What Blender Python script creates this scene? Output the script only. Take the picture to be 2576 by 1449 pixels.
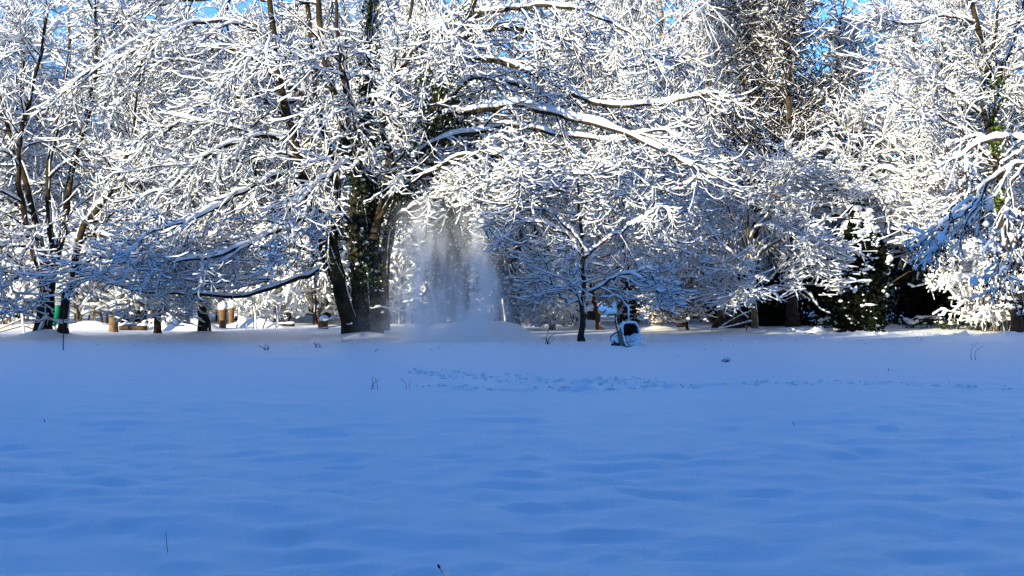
import bpy, math
import numpy as np
from mathutils import Vector

# ------------------------------------------------------------------ camera, sky, sun, exposure
sc = bpy.context.scene
for o in list(bpy.data.objects):
    bpy.data.objects.remove(o)
COL = sc.collection
HFOV, EYE = math.radians(45.0), 1.6
cam_d = bpy.data.cameras.new('camera'); cam = bpy.data.objects.new('camera', cam_d); COL.objects.link(cam)
cam_d.angle = HFOV; cam_d.clip_end = 3000
cam.location = (0, 0, EYE); cam.rotation_euler = (math.radians(90), 0, 0)
sc.camera = cam

SUN_EL, SUN_AZ = math.radians(15.5), math.radians(42.0)      # azimuth: how far to the left of straight behind the viewer
to_sun = Vector((-math.sin(SUN_AZ) * math.cos(SUN_EL), -math.cos(SUN_AZ) * math.cos(SUN_EL), math.sin(SUN_EL)))
world = bpy.data.worlds.new('World'); sc.world = world; world.use_nodes = True
wn = world.node_tree
sky = wn.nodes.new('ShaderNodeTexSky'); sky.sky_type = 'NISHITA'; sky.sun_disc = False
sky.sun_elevation = SUN_EL; sky.sun_rotation = math.pi + SUN_AZ
sky.air_density = 1.0; sky.dust_density = 0.0; sky.ozone_density = 8.3; sky.altitude = 100
bg = wn.nodes['Background']; bg.inputs['Strength'].default_value = 0.15
wn.links.new(sky.outputs[0], bg.inputs[0])
sun_d = bpy.data.lights.new('sun', 'SUN'); sun_d.energy = 4.4; sun_d.angle = math.radians(0.5); sun_d.color = (1.0, 0.92, 0.70)
sun = bpy.data.objects.new('sun', sun_d); COL.objects.link(sun)
sun.rotation_euler = to_sun.to_track_quat('Z', 'Y').to_euler(); sun.location = (-20, -30, 40)
sc.view_settings.view_transform = 'Standard'; sc.view_settings.look = 'None'
sc.view_settings.exposure = 1.12; sc.view_settings.gamma = 1.0; sc.view_settings.use_curve_mapping = False
sc.cycles.max_bounces = 12; sc.cycles.diffuse_bounces = 8; sc.cycles.glossy_bounces = 2
sc.cycles.volume_bounces = 10; sc.cycles.use_denoising = True

WOOD_H = 1.01      # height of the wood behind the viewer that shades the field

# ------------------------------------------------------------------ helpers
FP = 2576 / 2 / math.tan(HFOV / 2)
def W(px, py, D):
    """A point of the place seen at (px, py) of a 2576 x 1449 picture, D metres away."""
    return np.array(((px - 1288) / FP * D, D, EYE - (py - 724.5) / FP * D))
def base_at(px, D):
    return np.array(((px - 1288) / FP * D, D, 0.0))

def make_mesh(name, verts, faces, smooth=True, mat=None):
    """verts (N,3); faces (M,k) array, or list of such arrays."""
    if not isinstance(faces, (list, tuple)): faces = [faces]
    me = bpy.data.meshes.new(name)
    verts = np.ascontiguousarray(verts, dtype=np.float32)
    me.vertices.add(len(verts)); me.vertices.foreach_set('co', verts.ravel())
    nl = sum(f.size for f in faces); npoly = sum(len(f) for f in faces)
    me.loops.add(nl); me.polygons.add(npoly)
    me.loops.foreach_set('vertex_index', np.concatenate([f.ravel() for f in faces]).astype(np.int32))
    tot = np.concatenate([np.full(len(f), f.shape[1], np.int32) for f in faces])
    st = np.zeros(npoly, np.int32); st[1:] = np.cumsum(tot)[:-1]
    me.polygons.foreach_set('loop_start', st)
    me.polygons.foreach_set('use_smooth', np.full(npoly, smooth, dtype=bool))
    me.update(calc_edges=True)
    if mat: me.materials.append(mat)
    return me

class MB:
    """Collects vertex and face blocks, then builds one mesh object."""
    def __init__(s): s.v, s.f, s.n = [], [], 0
    def add(s, v, *fs):
        s.v.append(np.asarray(v, float).reshape(-1, 3))
        for f in fs: s.f.append(np.asarray(f, np.int64) + s.n)
        s.n += len(s.v[-1]); return s
    def build(s, name, mat, parent=None, origin=(0, 0, 0), smooth=True):
        by = {}
        for f in s.f: by.setdefault(f.shape[1], []).append(f)
        me = make_mesh(name, np.concatenate(s.v) - np.asarray(origin), [np.concatenate(x) for x in by.values()], smooth, mat)
        return link(name, me, parent)
def link(name, me, parent=None, loc=(0, 0, 0)):
    o = bpy.data.objects.new(name, me); COL.objects.link(o)
    if parent is not None: o.parent = parent
    else: o.location = loc
    return o
def tag(o, label, cat, group=None, kind=None):
    if label: o['label'] = label
    if cat: o['category'] = cat
    if group: o['group'] = group
    if kind: o['kind'] = kind
    return o
def thing(name, label, cat, loc, group=None):
    o = bpy.data.objects.new(name, None); COL.objects.link(o); o.location = loc
    o.empty_display_size = 0.2
    return tag(o, label, cat, group)
def dup(root, loc, rz, scale, label):
    r = root.copy(); COL.objects.link(r); r.location = loc; r.rotation_euler = (0, 0, rz)
    r.scale = scale; r['label'] = label
    for ch in root.children:
        c = ch.copy(); COL.objects.link(c); c.parent = r
        for g in ch.children:
            d = g.copy(); COL.objects.link(d); d.parent = c
    return r

def norm(v):
    return v / np.maximum(np.linalg.norm(v, axis=-1, keepdims=True), 1e-9)

def lattice(ix, iy, seed):
    h = (ix.astype(np.int64) * 374761393 + iy.astype(np.int64) * 668265263 + seed * 1442695041) & 0x7fffffff
    h = ((h ^ (h >> 13)) * 1274126177) & 0x7fffffff
    return ((h ^ (h >> 16)) & 0xffffff) / 0xffffff
def vnoise(x, y, seed=0):
    ix, iy = np.floor(x), np.floor(y); fx, fy = x - ix, y - iy
    fx = fx * fx * fx * (fx * (fx * 6 - 15) + 10); fy = fy * fy * fy * (fy * (fy * 6 - 15) + 10)
    a = lattice(ix, iy, seed); b = lattice(ix + 1, iy, seed); c = lattice(ix, iy + 1, seed); d = lattice(ix + 1, iy + 1, seed)
    return (a * (1 - fx) + b * fx) * (1 - fy) + (c * (1 - fx) + d * fx) * fy

# ------------------------------------------------------------------ materials
def new_mat(name):
    m = bpy.data.materials.new(name); m.use_nodes = True
    return m, m.node_tree, m.node_tree.nodes['Principled BSDF']
def plain(name, col, rough=0.8, spec=0.2, var=0.0, scale=6.0, col2=None, bump=0.0, coord='Object', metal=0.0, lo=0.38, hi=0.64):
    m, nt, b = new_mat(name)
    b.inputs['Roughness'].default_value = rough; b.inputs['Specular IOR Level'].default_value = spec
    b.inputs['Metallic'].default_value = metal
    b.inputs['Base Color'].default_value = (*col, 1)
    if col2 is not None or bump:
        tc = nt.nodes.new('ShaderNodeTexCoord'); nz = nt.nodes.new('ShaderNodeTexNoise')
        nz.inputs['Scale'].default_value = scale; nz.inputs['Detail'].default_value = 5
        nt.links.new(tc.outputs[coord], nz.inputs['Vector'])
        if col2 is not None:
            r = nt.nodes.new('ShaderNodeValToRGB'); r.color_ramp.elements[0].position = lo; r.color_ramp.elements[1].position = hi
            r.color_ramp.elements[0].color = (*col, 1); r.color_ramp.elements[1].color = (*col2, 1)
            nt.links.new(nz.outputs['Fac'], r.inputs[0]); nt.links.new(r.outputs[0], b.inputs['Base Color'])
        if bump:
            bp = nt.nodes.new('ShaderNodeBump'); bp.inputs['Strength'].default_value = bump; bp.inputs['Distance'].default_value = 0.02
            nt.links.new(nz.outputs['Fac'], bp.inputs['Height']); nt.links.new(bp.outputs[0], b.inputs['Normal'])
    return m
M = {}
M['snow'] = plain('branch_snow', (0.945, 0.945, 0.94), 0.7, 0.1)
M['ground'] = plain('field_snow', (0.92, 0.92, 0.925), 0.5, 0.14, scale=30, bump=0.45)
M['bark'] = plain('dark_bark', (0.030, 0.023, 0.017), 0.9, 0.1, scale=5, col2=(0.075, 0.055, 0.035), bump=0.6)
M['lichen'] = plain('lichen_bark', (0.030, 0.023, 0.016), 0.9, 0.1, scale=3.0, col2=(0.075, 0.052, 0.018), bump=0.6, lo=0.48, hi=0.72)
M['twig'] = plain('twig_bark', (0.026, 0.021, 0.017), 0.9, 0.1)
M['redtwig'] = plain('reddish_twig_bark', (0.095, 0.068, 0.060), 0.9, 0.1)
M['paletwig'] = plain('pale_twig_bark', (0.085, 0.068, 0.050), 0.9, 0.1)
M['brownbark'] = plain('brown_bark', (0.060, 0.034, 0.020), 0.9, 0.1, scale=9, col2=(0.10, 0.055, 0.030), bump=0.5)
M['cutwood'] = plain('cut_orange_wood', (0.14, 0.075, 0.030), 0.8, 0.2, scale=8, col2=(0.23, 0.125, 0.048), bump=0.4)
M['stumpwood'] = plain('weathered_stump_wood', (0.15, 0.095, 0.05), 0.9, 0.1, scale=7, col2=(0.22, 0.15, 0.08), bump=0.5)
M['ivy'] = plain('ivy_leaf', (0.014, 0.024, 0.009), 0.55, 0.3, scale=1.2, col2=(0.035, 0.055, 0.016))
M['ivylight'] = plain('light_ivy_leaf', (0.06, 0.10, 0.012), 0.5, 0.3, scale=1.2, col2=(0.10, 0.15, 0.02))
M['yew'] = plain('shaded_evergreen_leaf', (0.005, 0.008, 0.004), 0.8, 0.06, scale=0.8, col2=(0.014, 0.018, 0.008))  # near-black leaf tone: shade of the thicket hollow put into the colour
M['deadleaf'] = plain('dead_brown_leaf', (0.10, 0.045, 0.025), 0.9, 0.1, scale=2, col2=(0.17, 0.085, 0.045))
M['seed'] = plain('dark_seed_key', (0.045, 0.026, 0.020), 0.9, 0.1)
M['spruce'] = plain('spruce_needle', (0.02, 0.035, 0.015), 0.9, 0.1)

# ------------------------------------------------------------------ the field of snow
MOUNDS = []          # (x, y, radius, height): drifts against trunks, filled below before the sheet is built
def trunk_drift(p, r=0.7, h=0.16): MOUNDS.append((p[0], p[1], r, h))
for px, D in ((100, 40.3), (140, 40.3), (513, 42.3), (885, 40), (940, 40.6), (1590, 52), (1655, 49.3), (1895, 46), (2165, 49), (2565, 45)):
    trunk_drift(base_at(px, D))
def ground_z(x, y):
    near = np.clip((30 - y) / 22, 0.0, 1) ** 1.0
    s = 3.3 + 0 * x
    a = vnoise(x * 3.0 + 3.1 + 0.8 * vnoise(x * 0.9, y * 0.9, 9), y * 4.4 + 0.9 * vnoise(x * 0.8, y * 0.8, 8), 1)
    b = vnoise(x * 4.1 + 1.2 * vnoise(x, y * 1.3, 7), y * 5.6, 2)
    c = vnoise(x * 0.75, y * 0.8, 3)
    ridge = 1 - np.abs(2 * a - 1)
    z = near * (0.075 * (a - 0.5) + 0.042 * (b - 0.5) + 0.05 * (c - 0.5)) + (0.25 + 0.75 * near) * 0.10 * (vnoise(x * 0.22, y * 0.3, 4) - 0.5)
    z += 0.22 * (vnoise(x * 0.05, y * 0.07, 5) - 0.5) * np.clip((y - 15) / 20, 0, 1)
    # trampled tracks crossing the field
    def band(path, w, amp):
        px = np.array([p[0] for p in path]); py = np.array([p[1] for p in path])
        yc = np.interp(x, px, py); on = (x > px[0]) & (x < px[-1])
        k = np.exp(-((y - yc) / w) ** 2) * on * np.clip(np.minimum(x - px[0], px[-1] - x) / 0.6, 0, 1)
        n = vnoise(x * 4.0, y * 3.4, 11); n2 = vnoise(x * 8.5, y * 7, 12)
        return k * amp * ((n - 0.50) * 1.3 + (n2 - 0.5) * 0.9)
    z += band([(-2.1, 24.2), (-0.6, 22.6), (1.0, 21.6), (2.6, 21.0)], 0.95, 0.055)
    z += band([(-1.6, 20.6), (0.0, 19.6), (2.2, 19.9), (4.2, 20.6), (6.0, 20.8), (8.0, 20.0), (9.2, 18.6)], 0.42, 0.07)
    z += band([(-9.0, 30.5), (-5, 27.8), (-2.0, 27.0)], 0.5, 0.07)
    z += band([(2.0, 33.0), (6, 34.5), (12.0, 37.0), (20, 38)], 0.7, 0.10)
    z += band([(9.5, 44.0), (13, 44.5), (21, 42.6)], 1.3, 0.20)
    for (mx, my, r, h) in MOUNDS:
        d2 = ((x - mx) ** 2 + (y - my) ** 2) / (r * r)
        z = z + h * np.exp(-d2)
    return z
gxs = np.concatenate([-np.geomspace(22, 500, 18)[::-1], np.arange(-21.8, -7.01, 0.2), np.arange(-7, 7.01, 0.13), np.arange(7.2, 21.81, 0.2), np.geomspace(22, 500, 18)])
gys = np.concatenate([-np.geomspace(4, 300, 12)[::-1], np.arange(-3, 5, 0.8), np.arange(5, 12, 0.10), np.arange(12, 28, 0.14), np.arange(28, 62, 0.38), np.geomspace(62.5, 900, 20)])
GX, GY = np.meshgrid(gxs, gys)
GZ = ground_z(GX, GY)
nx, ny = len(gxs), len(gys)
ii = (np.arange(ny - 1)[:, None] * nx + np.arange(nx - 1)[None, :]).ravel()
snow_field = link('snow_ground', make_mesh('snow_ground', np.stack([GX, GY, GZ], -1).reshape(-1, 3), np.stack([ii, ii + 1, ii + nx + 1, ii + nx], 1), True, M['ground']))
tag(snow_field, 'blue-shaded field of rippled untouched snow', None, kind='structure')
def gz1(x, y): return float(ground_z(np.array([[x]]), np.array([[y]]))[0, 0])
def on_ground(px, D, sink=0.03):
    p = base_at(px, D); p[2] = gz1(p[0], p[1]) - sink
    return p

# ------------------------------------------------------------------ the tall spruce wood behind the viewer, whose shadow covers the field
def spruce(mb, x, y, h, r, rng):
    nt = 15
    for k in range(nt):
        t = k / nt; z0 = 1.0 + (h - 1.0) * t; z1 = 1.0 + (h - 1.0) * min((k + 2.2) / nt, 1.0)
        rr = r * (1 - t) ** 0.75 + 0.15; m = 13
        a = np.arange(m) * 2 * math.pi / m + rng.random()
        ro = rr * (1 + rng.normal(0, 0.22, m)) * np.where(np.arange(m) % 2 == 0, 1.0, 0.72)
        v = np.concatenate([np.stack([x + ro * np.cos(a), y + ro * np.sin(a), z0 - 0.12 * ro], 1), [[x, y, z1]]])
        f = np.stack([np.arange(m), (np.arange(m) + 1) % m, np.full(m, m)], 1)
        mb.add(v, f)
    a = np.arange(6) * math.pi / 3
    c = np.stack([np.cos(a), np.sin(a)], 1)
    mb.add(np.concatenate([np.c_[x + 0.25 * c[:, 0], y + 0.25 * c[:, 1], np.full(6, -0.2)], np.c_[x + 0.2 * c[:, 0], y + 0.2 * c[:, 1], np.full(6, 4.0)]]),
           np.stack([np.arange(6), (np.arange(6) + 1) % 6, (np.arange(6) + 1) % 6 + 6, np.arange(6) + 6], 1))
rng = np.random.default_rng(5)
mb = MB()
for row, (yy, hh) in enumerate(((-16, 22.0), (-21, 24.2), (-27, 26.2))):
    for x in np.arange(-105, 24, 1.6):
        spruce(mb, x + rng.normal(0, 0.6) + row * 1.1, yy + rng.normal(0, 0.8), WOOD_H * hh * (1 + 0.02 * np.interp(x, [-72, -66, -46, -41], [0, 1, 1, 0])) * (1 + rng.normal(0, 0.03)), 2.9, rng)
for yy in np.arange(-14, 34, 2.0):                    # unseen side rows added to block pale horizon light
    for xx, hh in ((36, 17.0), (40, 20.0)): spruce(mb, xx + rng.normal(0, 0.6), yy + rng.normal(0, 0.5), hh * (1 + rng.normal(0, 0.06)), 2.9, rng)
    if yy < 26: spruce(mb, -50 + rng.normal(0, 0.6), yy, 8.5 * (1 + rng.normal(0, 0.06)), 2.6, rng)
spruce_wood = mb.build('spruce_forest', M['spruce'], None, smooth=False)
tag(spruce_wood, 'dense dark spruce wood behind the viewer, with unseen side rows added against horizon light', None, kind='stuff')

# ------------------------------------------------------------------ branch growing (whole levels at once)
def grow(P0, D0, L, R0, n, rng, wob=0.12, curl=0.08, grav=0.0, tip=0.0, taper=0.35):
    B = len(P0); pts = np.empty((B, n, 3)); pts[:, 0] = P0
    d = norm(D0.copy()); step = (L / (n - 1))[:, None]
    bend = rng.normal(0, curl, (B, 3))
    for i in range(n - 1):
        t = i / max(n - 2, 1)
        d = d + bend + rng.normal(0, wob, (B, 3))
        d[:, 2] += grav * (1 - t) + tip * t
        d = norm(d); pts[:, i + 1] = pts[:, i] + d * step
    rad = R0[:, None] * np.linspace(1, taper, n)[None, :]
    return pts, rad
def spawn(pts, rad, k, rng, t0=0.2, t1=1.0, ang=50, angj=12, flat=0.4, length=1.0, lj=0.3, fall=0.5, rr=0.55, lift=0.0, out=None, outw=0.0):
    B, n, _ = pts.shape
    t = t0 + (t1 - t0) * (np.arange(k)[None, :] + rng.random((B, k))) / k
    f = t * (n - 1); i = np.clip(f.astype(int), 0, n - 2); fr = (f - i)[..., None]
    bi = np.arange(B)[:, None]
    p = pts[bi, i] * (1 - fr) + pts[bi, i + 1] * fr
    T = norm(pts[bi, i + 1] - pts[bi, i])
    r = rad[bi, i] * (1 - fr[..., 0]) + rad[bi, i + 1] * fr[..., 0]
    perp = rng.normal(0, 1, T.shape)
    side = norm(np.cross(T, np.array((0, 0, 1.0))) + 1e-6)
    sgn = np.where((np.arange(k)[None, :] + rng.integers(0, 2, (B, 1))) % 2 == 0, 1.0, -1.0)[..., None]
    perp = norm(perp - (perp * T).sum(-1, keepdims=True) * T) * (1 - flat) + side * sgn * flat
    perp[..., 2] += lift
    if out is not None: perp = perp + outw * norm((p - out) * np.array((1, 1, 0.0)))
    perp = norm(perp - (perp * T).sum(-1, keepdims=True) * T)
    a = np.radians(ang + rng.normal(0, angj, (B, k)))[..., None]
    d = np.cos(a) * T + np.sin(a) * perp
    L = length * (1 - fall * t) * np.exp(rng.normal(0, lj, (B, k)))
    return p.reshape(-1, 3), d.reshape(-1, 3), L.ravel(), (r * rr).ravel()
def resample(pts, rad, n2, blunt=False):
    B, n, _ = pts.shape
    f = np.linspace(0, n - 1, n2)
    if blunt and n2 >= 4: e = 0.16 * (n - 1) / (n2 - 1); f = np.concatenate([[0], np.linspace(e, n - 1 - e, n2 - 2), [n - 1]])
    i = np.clip(f.astype(int), 0, n - 2); fr = f - i
    def at(j): return pts[:, np.clip(j, 0, n - 1)]
    p0, p1, p2, p3 = at(i - 1), at(i), at(i + 1), at(i + 2)
    u = fr[None, :, None]
    p = 0.5 * (2 * p1 + (p2 - p0) * u + (2 * p0 - 5 * p1 + 4 * p2 - p3) * u ** 2 + (3 * p1 - p0 - 3 * p2 + p3) * u ** 3)
    r = rad[:, i] * (1 - fr) + rad[:, i + 1] * fr
    return p, r
def tangents(pts):
    T = np.empty_like(pts)
    T[:, 1:-1] = pts[:, 2:] - pts[:, :-2]; T[:, 0] = pts[:, 1] - pts[:, 0]; T[:, -1] = pts[:, -1] - pts[:, -2]
    return norm(T)
def strip_faces(B, n, m):
    b = np.arange(B)[:, None, None] * (n * m); r = np.arange(n - 1)[None, :, None] * m; j = np.arange(m)[None, None, :]
    j2 = (j + 1) % m
    q = np.stack([b + r + j, b + r + j2, b + r + m + j2, b + r + m + j], -1)
    return q.reshape(-1, 4)
def tube(mb, pts, rad, m=4, rng=None, lump=0.0):
    B, n, _ = pts.shape
    T = tangents(pts)
    ref = np.where(np.abs(norm(pts[:, -1] - pts[:, 0]))[:, 2:3] > 0.7, np.array((1.0, 0, 0)), np.array((0, 0, 1.0)))[:, None, :]
    S = norm(np.cross(T, ref)); U = np.cross(S, T)
    a = np.arange(m) * 2 * math.pi / m
    rr = rad[..., None] * np.ones(m)
    if lump and rng is not None: rr = rr * (1 + rng.normal(0, lump, rr.shape))
    v = pts[:, :, None, :] + rr[..., None] * (np.cos(a)[None, None, :, None] * S[:, :, None, :] + np.sin(a)[None, None, :, None] * U[:, :, None, :])
    mb.add(v.reshape(-1, 3), strip_faces(B, n, m))
WIND = np.array((0.75, -0.45, 0.0))
def snow_on(mb, pts, rad, h, w, rng, n2, m=4, gap=0.25, steep=0.2, t_lo=0.0, wind=0.35):
    """A lumpy ridge of snow lying along the top of each branch; thin on steep wood, pinched off here and there."""
    p, r = resample(pts, rad, n2, True)
    B = len(p); T = tangents(p)
    up = np.array((0, 0, 1.0)) + wind * WIND
    S = norm(np.cross(T, up)); U = np.cross(S, T)
    flat = np.sqrt(np.clip(1 - T[..., 2] ** 2, 0, 1))
    amp = rng.random((B, n2)) ** 0.8
    amp = 0.30 + 0.7 * (0.5 * amp + 0.25 * np.roll(amp, 1, 1) + 0.25 * np.roll(amp, -1, 1)) * 1.25
    amp *= np.where(rng.random((B, n2)) < gap, 0.35, 1.0)
    amp *= (steep + (1 - steep) * flat ** 1.6) * np.exp(rng.normal(0, 0.22, (B, 1)))
    amp[:, 0] *= 0.35; amp[:, -1] *= 0.3
    hh = (h * amp)[..., None, None]; ww = ((w * amp) * (0.75 + 0.25 * flat) + 0.55 * r * np.minimum(amp * 1.6, 1))[..., None, None]
    if m == 3: prof = [(-1, 0.12), (0, 1.0), (1, 0.12)]
    elif m == 4: prof = [(-1, 0.28), (0, 1.0), (1, 0.28), (0, -0.02)]
    elif m == 5: prof = [(-1, 0.18), (-0.62, 0.82), (0.62, 0.82), (1, 0.18), (0, -0.15)]
    else: prof = [(-1, 0.1), (-0.85, 0.6), (-0.3, 0.98), (0.35, 0.98), (0.88, 0.58), (1, 0.1), (0, -0.2)]
    prof = np.array(prof)
    c = p + U * (r * 0.92)[..., None]
    v = c[:, :, None, :] + prof[:, 0][None, None, :, None] * ww * S[:, :, None, :] + prof[:, 1][None, None, :, None] * hh * U[:, :, None, :]
    mb.add(v.reshape(-1, 3), strip_faces(B, n2, len(prof))[:, ::-1])

# little round and leaf shapes
def octa_sphere(sub=1):
    v = [(1, 0, 0), (-1, 0, 0), (0, 1, 0), (0, -1, 0), (0, 0, 1), (0, 0, -1)]
    f = [(0, 2, 4), (2, 1, 4), (1, 3, 4), (3, 0, 4), (2, 0, 5), (1, 2, 5), (3, 1, 5), (0, 3, 5)]
    v = [np.array(x, float) for x in v]
    for _ in range(sub):
        cache, nf = {}, []
        def mid(a, b):
            k = (min(a, b), max(a, b))
            if k not in cache: v.append((v[a] + v[b]) / np.linalg.norm(v[a] + v[b])); cache[k] = len(v) - 1
            return cache[k]
        for a, b, c in f:
            x, y, z = mid(a, b), mid(b, c), mid(c, a)
            nf += [(a, x, z), (b, y, x), (c, z, y), (x, y, z)]
        f = nf
    return np.array(v), np.array(f)
OV1, OF1 = octa_sphere(1)
OV2, OF2 = octa_sphere(2)
OV3, OF3 = octa_sphere(3)
def blobs(mb, C, R, rng, zs=0.7, jit=0.18, base=(OV1, OF1), stretch=0.25):
    V, F = base; B = len(C)
    a = rng.random(B) * 2 * math.pi; ca, sa = np.cos(a), np.sin(a)
    sx = R * np.exp(rng.normal(0, stretch, B)); sy = R * np.exp(rng.normal(0, stretch, B))
    jj = 1 + rng.normal(0, jit, (B, len(V)))
    x = V[None, :, 0] * sx[:, None] * jj; y = V[None, :, 1] * sy[:, None] * jj; z = V[None, :, 2] * (R * zs)[:, None] * jj
    v = np.stack([x * ca[:, None] - y * sa[:, None], x * sa[:, None] + y * ca[:, None], z], -1) + C[:, None, :]
    mb.add(v.reshape(-1, 3), (np.arange(B)[:, None, None] * len(V) + F[None]).reshape(-1, 3))
def leaves(mb, C, size, rng, sag=0.4):
    """Folded pointed leaves: four corners and a raised midrib, 2 triangles each."""
    B = len(C); d = norm(rng.normal(0, 1, (B, 3)) * np.array((1, 1, 0.8)) - np.array((0, 0, sag))); s = norm(np.cross(d, rng.normal(0, 1, (B, 3))))
    L = (size * np.exp(rng.normal(0, 0.3, B)))[:, None]
    nrm = np.cross(d, s)
    v = np.stack([C - d * L * 0.5, C + s * L * 0.36 + nrm * L * 0.1, C + d * L * 0.55, C - s * L * 0.36 + nrm * L * 0.1], 1)
    k = np.arange(B)[:, None] * 4
    mb.add(v.reshape(-1, 3), np.concatenate([k + np.array([[0, 1, 2]]), k + np.array([[0, 2, 3]])]))

# ------------------------------------------------------------------ trees
def poly(path, n):
    """Smooth polyline of n points through world points."""
    path = np.asarray(path, float)[None]
    s = np.ones((1, path.shape[1]))
    return resample(path, s, n)[0]
def build_tree(name, label, cat, group, origin, stems, levels, rng, trunk_mat, twig_mat, limbs=(), snow_scale=1.0, ivy=None, extra=None, wind=0.35, trunk_snow=True, floor=0.4):
    """stems / limbs: list of (world points, r0, r1). Each stem and traced limb is its own part, its snow a sub-part; grown wood is the crown."""
    origin = np.asarray(origin, float)
    root = thing(name, label, cat, tuple(origin), group)
    wood = []
    for kind, lst in (('trunk', stems), ('limb', limbs)):
        for path, r0, r1 in lst:
            n = 18
            p = poly(path, n); p[:, 1:-1] += rng.normal(0, 0.025, (1, n - 2, 3)) * (1 if kind == 'trunk' else 1.2)
            u = np.linspace(0, 1, n)
            r = (r0 + (r1 - r0) * u)[None]
            if kind == 'trunk': r = r * (1 + 0.55 * np.exp(-u * 22))
            mb = MB(); tube(mb, p, r, 8 if r0 > 0.08 else 6, rng, 0.05)
            part = mb.build(kind, trunk_mat, root, origin)
            wood.append((p, r))
            if trunk_snow:
                sb = MB(); snow_on(sb, p[:, 1:], r[:, 1:], 0.13 * snow_scale + r1 * 0.5, 0.045 * snow_scale + r1 * 0.3, rng, 34, 7, 0.45 if kind == 'trunk' else 0.06, 0.10, wind=wind)
                sb.build('snow', M['snow'], part, origin)
    crown, snow = MB(), MB()
    cur_list = wood
    P0 = np.concatenate([w[0] for w in cur_list]); R0 = np.concatenate([w[1] for w in cur_list])
    for li, lv in enumerate(levels):
        lv = dict(lv)
        g = {k: lv.pop(k) for k in ('n', 'wob', 'curl', 'grav', 'tip', 'taper') if k in lv}
        sn = lv.pop('snow'); sides = lv.pop('sides', 3); rmin = lv.pop('rmin', 0.005); rmax = lv.pop('rmax', 0.2); keep = lv.pop('keep', None)
        L0 = float(lv.pop('terminal', 0))
        p, d, L, r = spawn(P0, R0, rng=rng, out=origin, **lv)
        if L0:
            p = np.concatenate([p, P0[:, -1]]); d = np.concatenate([d, norm(P0[:, -1] - P0[:, -2])])
            L = np.concatenate([L, np.full(len(P0), lv['length'] * L0)]); r = np.concatenate([r, R0[:, -1]])
        r = np.clip(r, rmin, rmax)
        if keep is not None:
            q = keep(p, d); p, d, L, r = p[q], d[q], L[q], r[q]
        pts, rad = grow(p, d, L, r, rng=rng, **g)
        zz = pts[..., 2]; fl = floor(pts[..., 0]) if callable(floor) else floor; fl = np.maximum(fl + rng.normal(0, 0.30, (len(pts), 1)) * np.minimum(fl, 2.6), 0.15); sf = np.minimum(1.9, 0.15 + 0.6 * fl); lim = fl + sf
        pts[..., 2] = np.where(zz < lim, fl + sf * np.exp(np.minimum((zz - lim) / sf, 0)), zz)
        tube(crown, pts, rad, sides)
        if sn: snow_on(snow, pts, rad, sn['h'] * snow_scale, sn['w'] * snow_scale, rng, sn['n'], sn.get('m', 4), sn.get('gap', 0.25), sn.get('steep', 0.2), wind=wind)
        P0, R0 = pts, rad
    crown.build('crown', twig_mat, root, origin)
    snow.build('snow', M['snow'], root, origin)['kind'] = 'stuff'
    if extra: extra(root, origin, P0, R0, rng)
    return root
def ivy_on(root, origin, path, radius, n, rng, mat='ivy', size=0.12, spread=0.5, dabs=0.12, name='ivy'):
    """Ivy leaves wrapped round a stem, with dabs of snow caught in it."""
    p = poly(path, 60)[0]
    t = rng.random(n) * 59; i = np.clip(t.astype(int), 0, 58); c = p[i] + (p[i + 1] - p[i]) * (t - i)[:, None]
    lump = 0.65 + 0.7 * vnoise(t * 0.35, t * 0 + 3.3, 77)
    off = norm(rng.normal(0, 1, (n, 3))) * (radius * (1 - spread + 2 * spread * rng.random(n) ** 0.7) * lump)[:, None]
    C = c + off
    mb = MB(); leaves(mb, C, size, rng); iv = mb.build(name, M[mat], root, origin, smooth=False)
    iv['kind'] = 'stuff'
    if dabs:
        k = rng.random(n) < dabs
        k &= off[:, 1] < radius * 0.4
        sb = MB(); blobs(sb, C[k] + norm(off[k]) * 0.03, 0.034 * np.exp(rng.normal(0, 0.5, k.sum())), rng, 0.8, 0.3, stretch=0.4); s = sb.build('snow', M['snow'], iv, origin); s['kind'] = 'stuff'
    return iv

def PW(pts, D0, D1, shape=1.0):
    n = len(pts); return [W(x, y, D0 + (D1 - D0) * (i / (n - 1)) ** shape) for i, (x, y) in enumerate(pts)]

LV_MAPLE = [
    dict(k=11, t0=0.22, t1=1.0, ang=36, flat=0.4, length=2.9, fall=0.6, lj=0.3, rr=0.45, rmin=0.017, rmax=0.045, n=9, wob=0.08, curl=0.06, grav=-0.17, tip=-0.06, taper=0.45, sides=5, lift=0.08, outw=0.5, terminal=0.4, snow=dict(h=0.105, w=0.048, n=18, m=5, gap=0.18)),
    dict(k=8, t0=0.10, t1=1.0, ang=32, flat=0.25, length=1.1, fall=0.35, lj=0.4, rr=0.6, rmin=0.012, rmax=0.018, n=6, wob=0.10, curl=0.10, grav=-0.24, tip=0.30, taper=0.65, sides=3, outw=0.3, terminal=0.7, snow=dict(h=0.060, w=0.028, n=9, m=4, gap=0.25, steep=0.25)),
    dict(k=4, t0=0.12, t1=1.0, ang=42, angj=18, flat=0.15, length=0.46, fall=0.3, lj=0.45, rr=0.8, rmin=0.009, rmax=0.012, n=4, wob=0.12, curl=0.16, grav=-0.40, tip=0.70, taper=0.75, sides=3, snow=dict(h=0.052, w=0.025, n=5, m=3, gap=0.22, steep=0.28)),
]
import time as _t
_t0 = _t.time()
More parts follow.
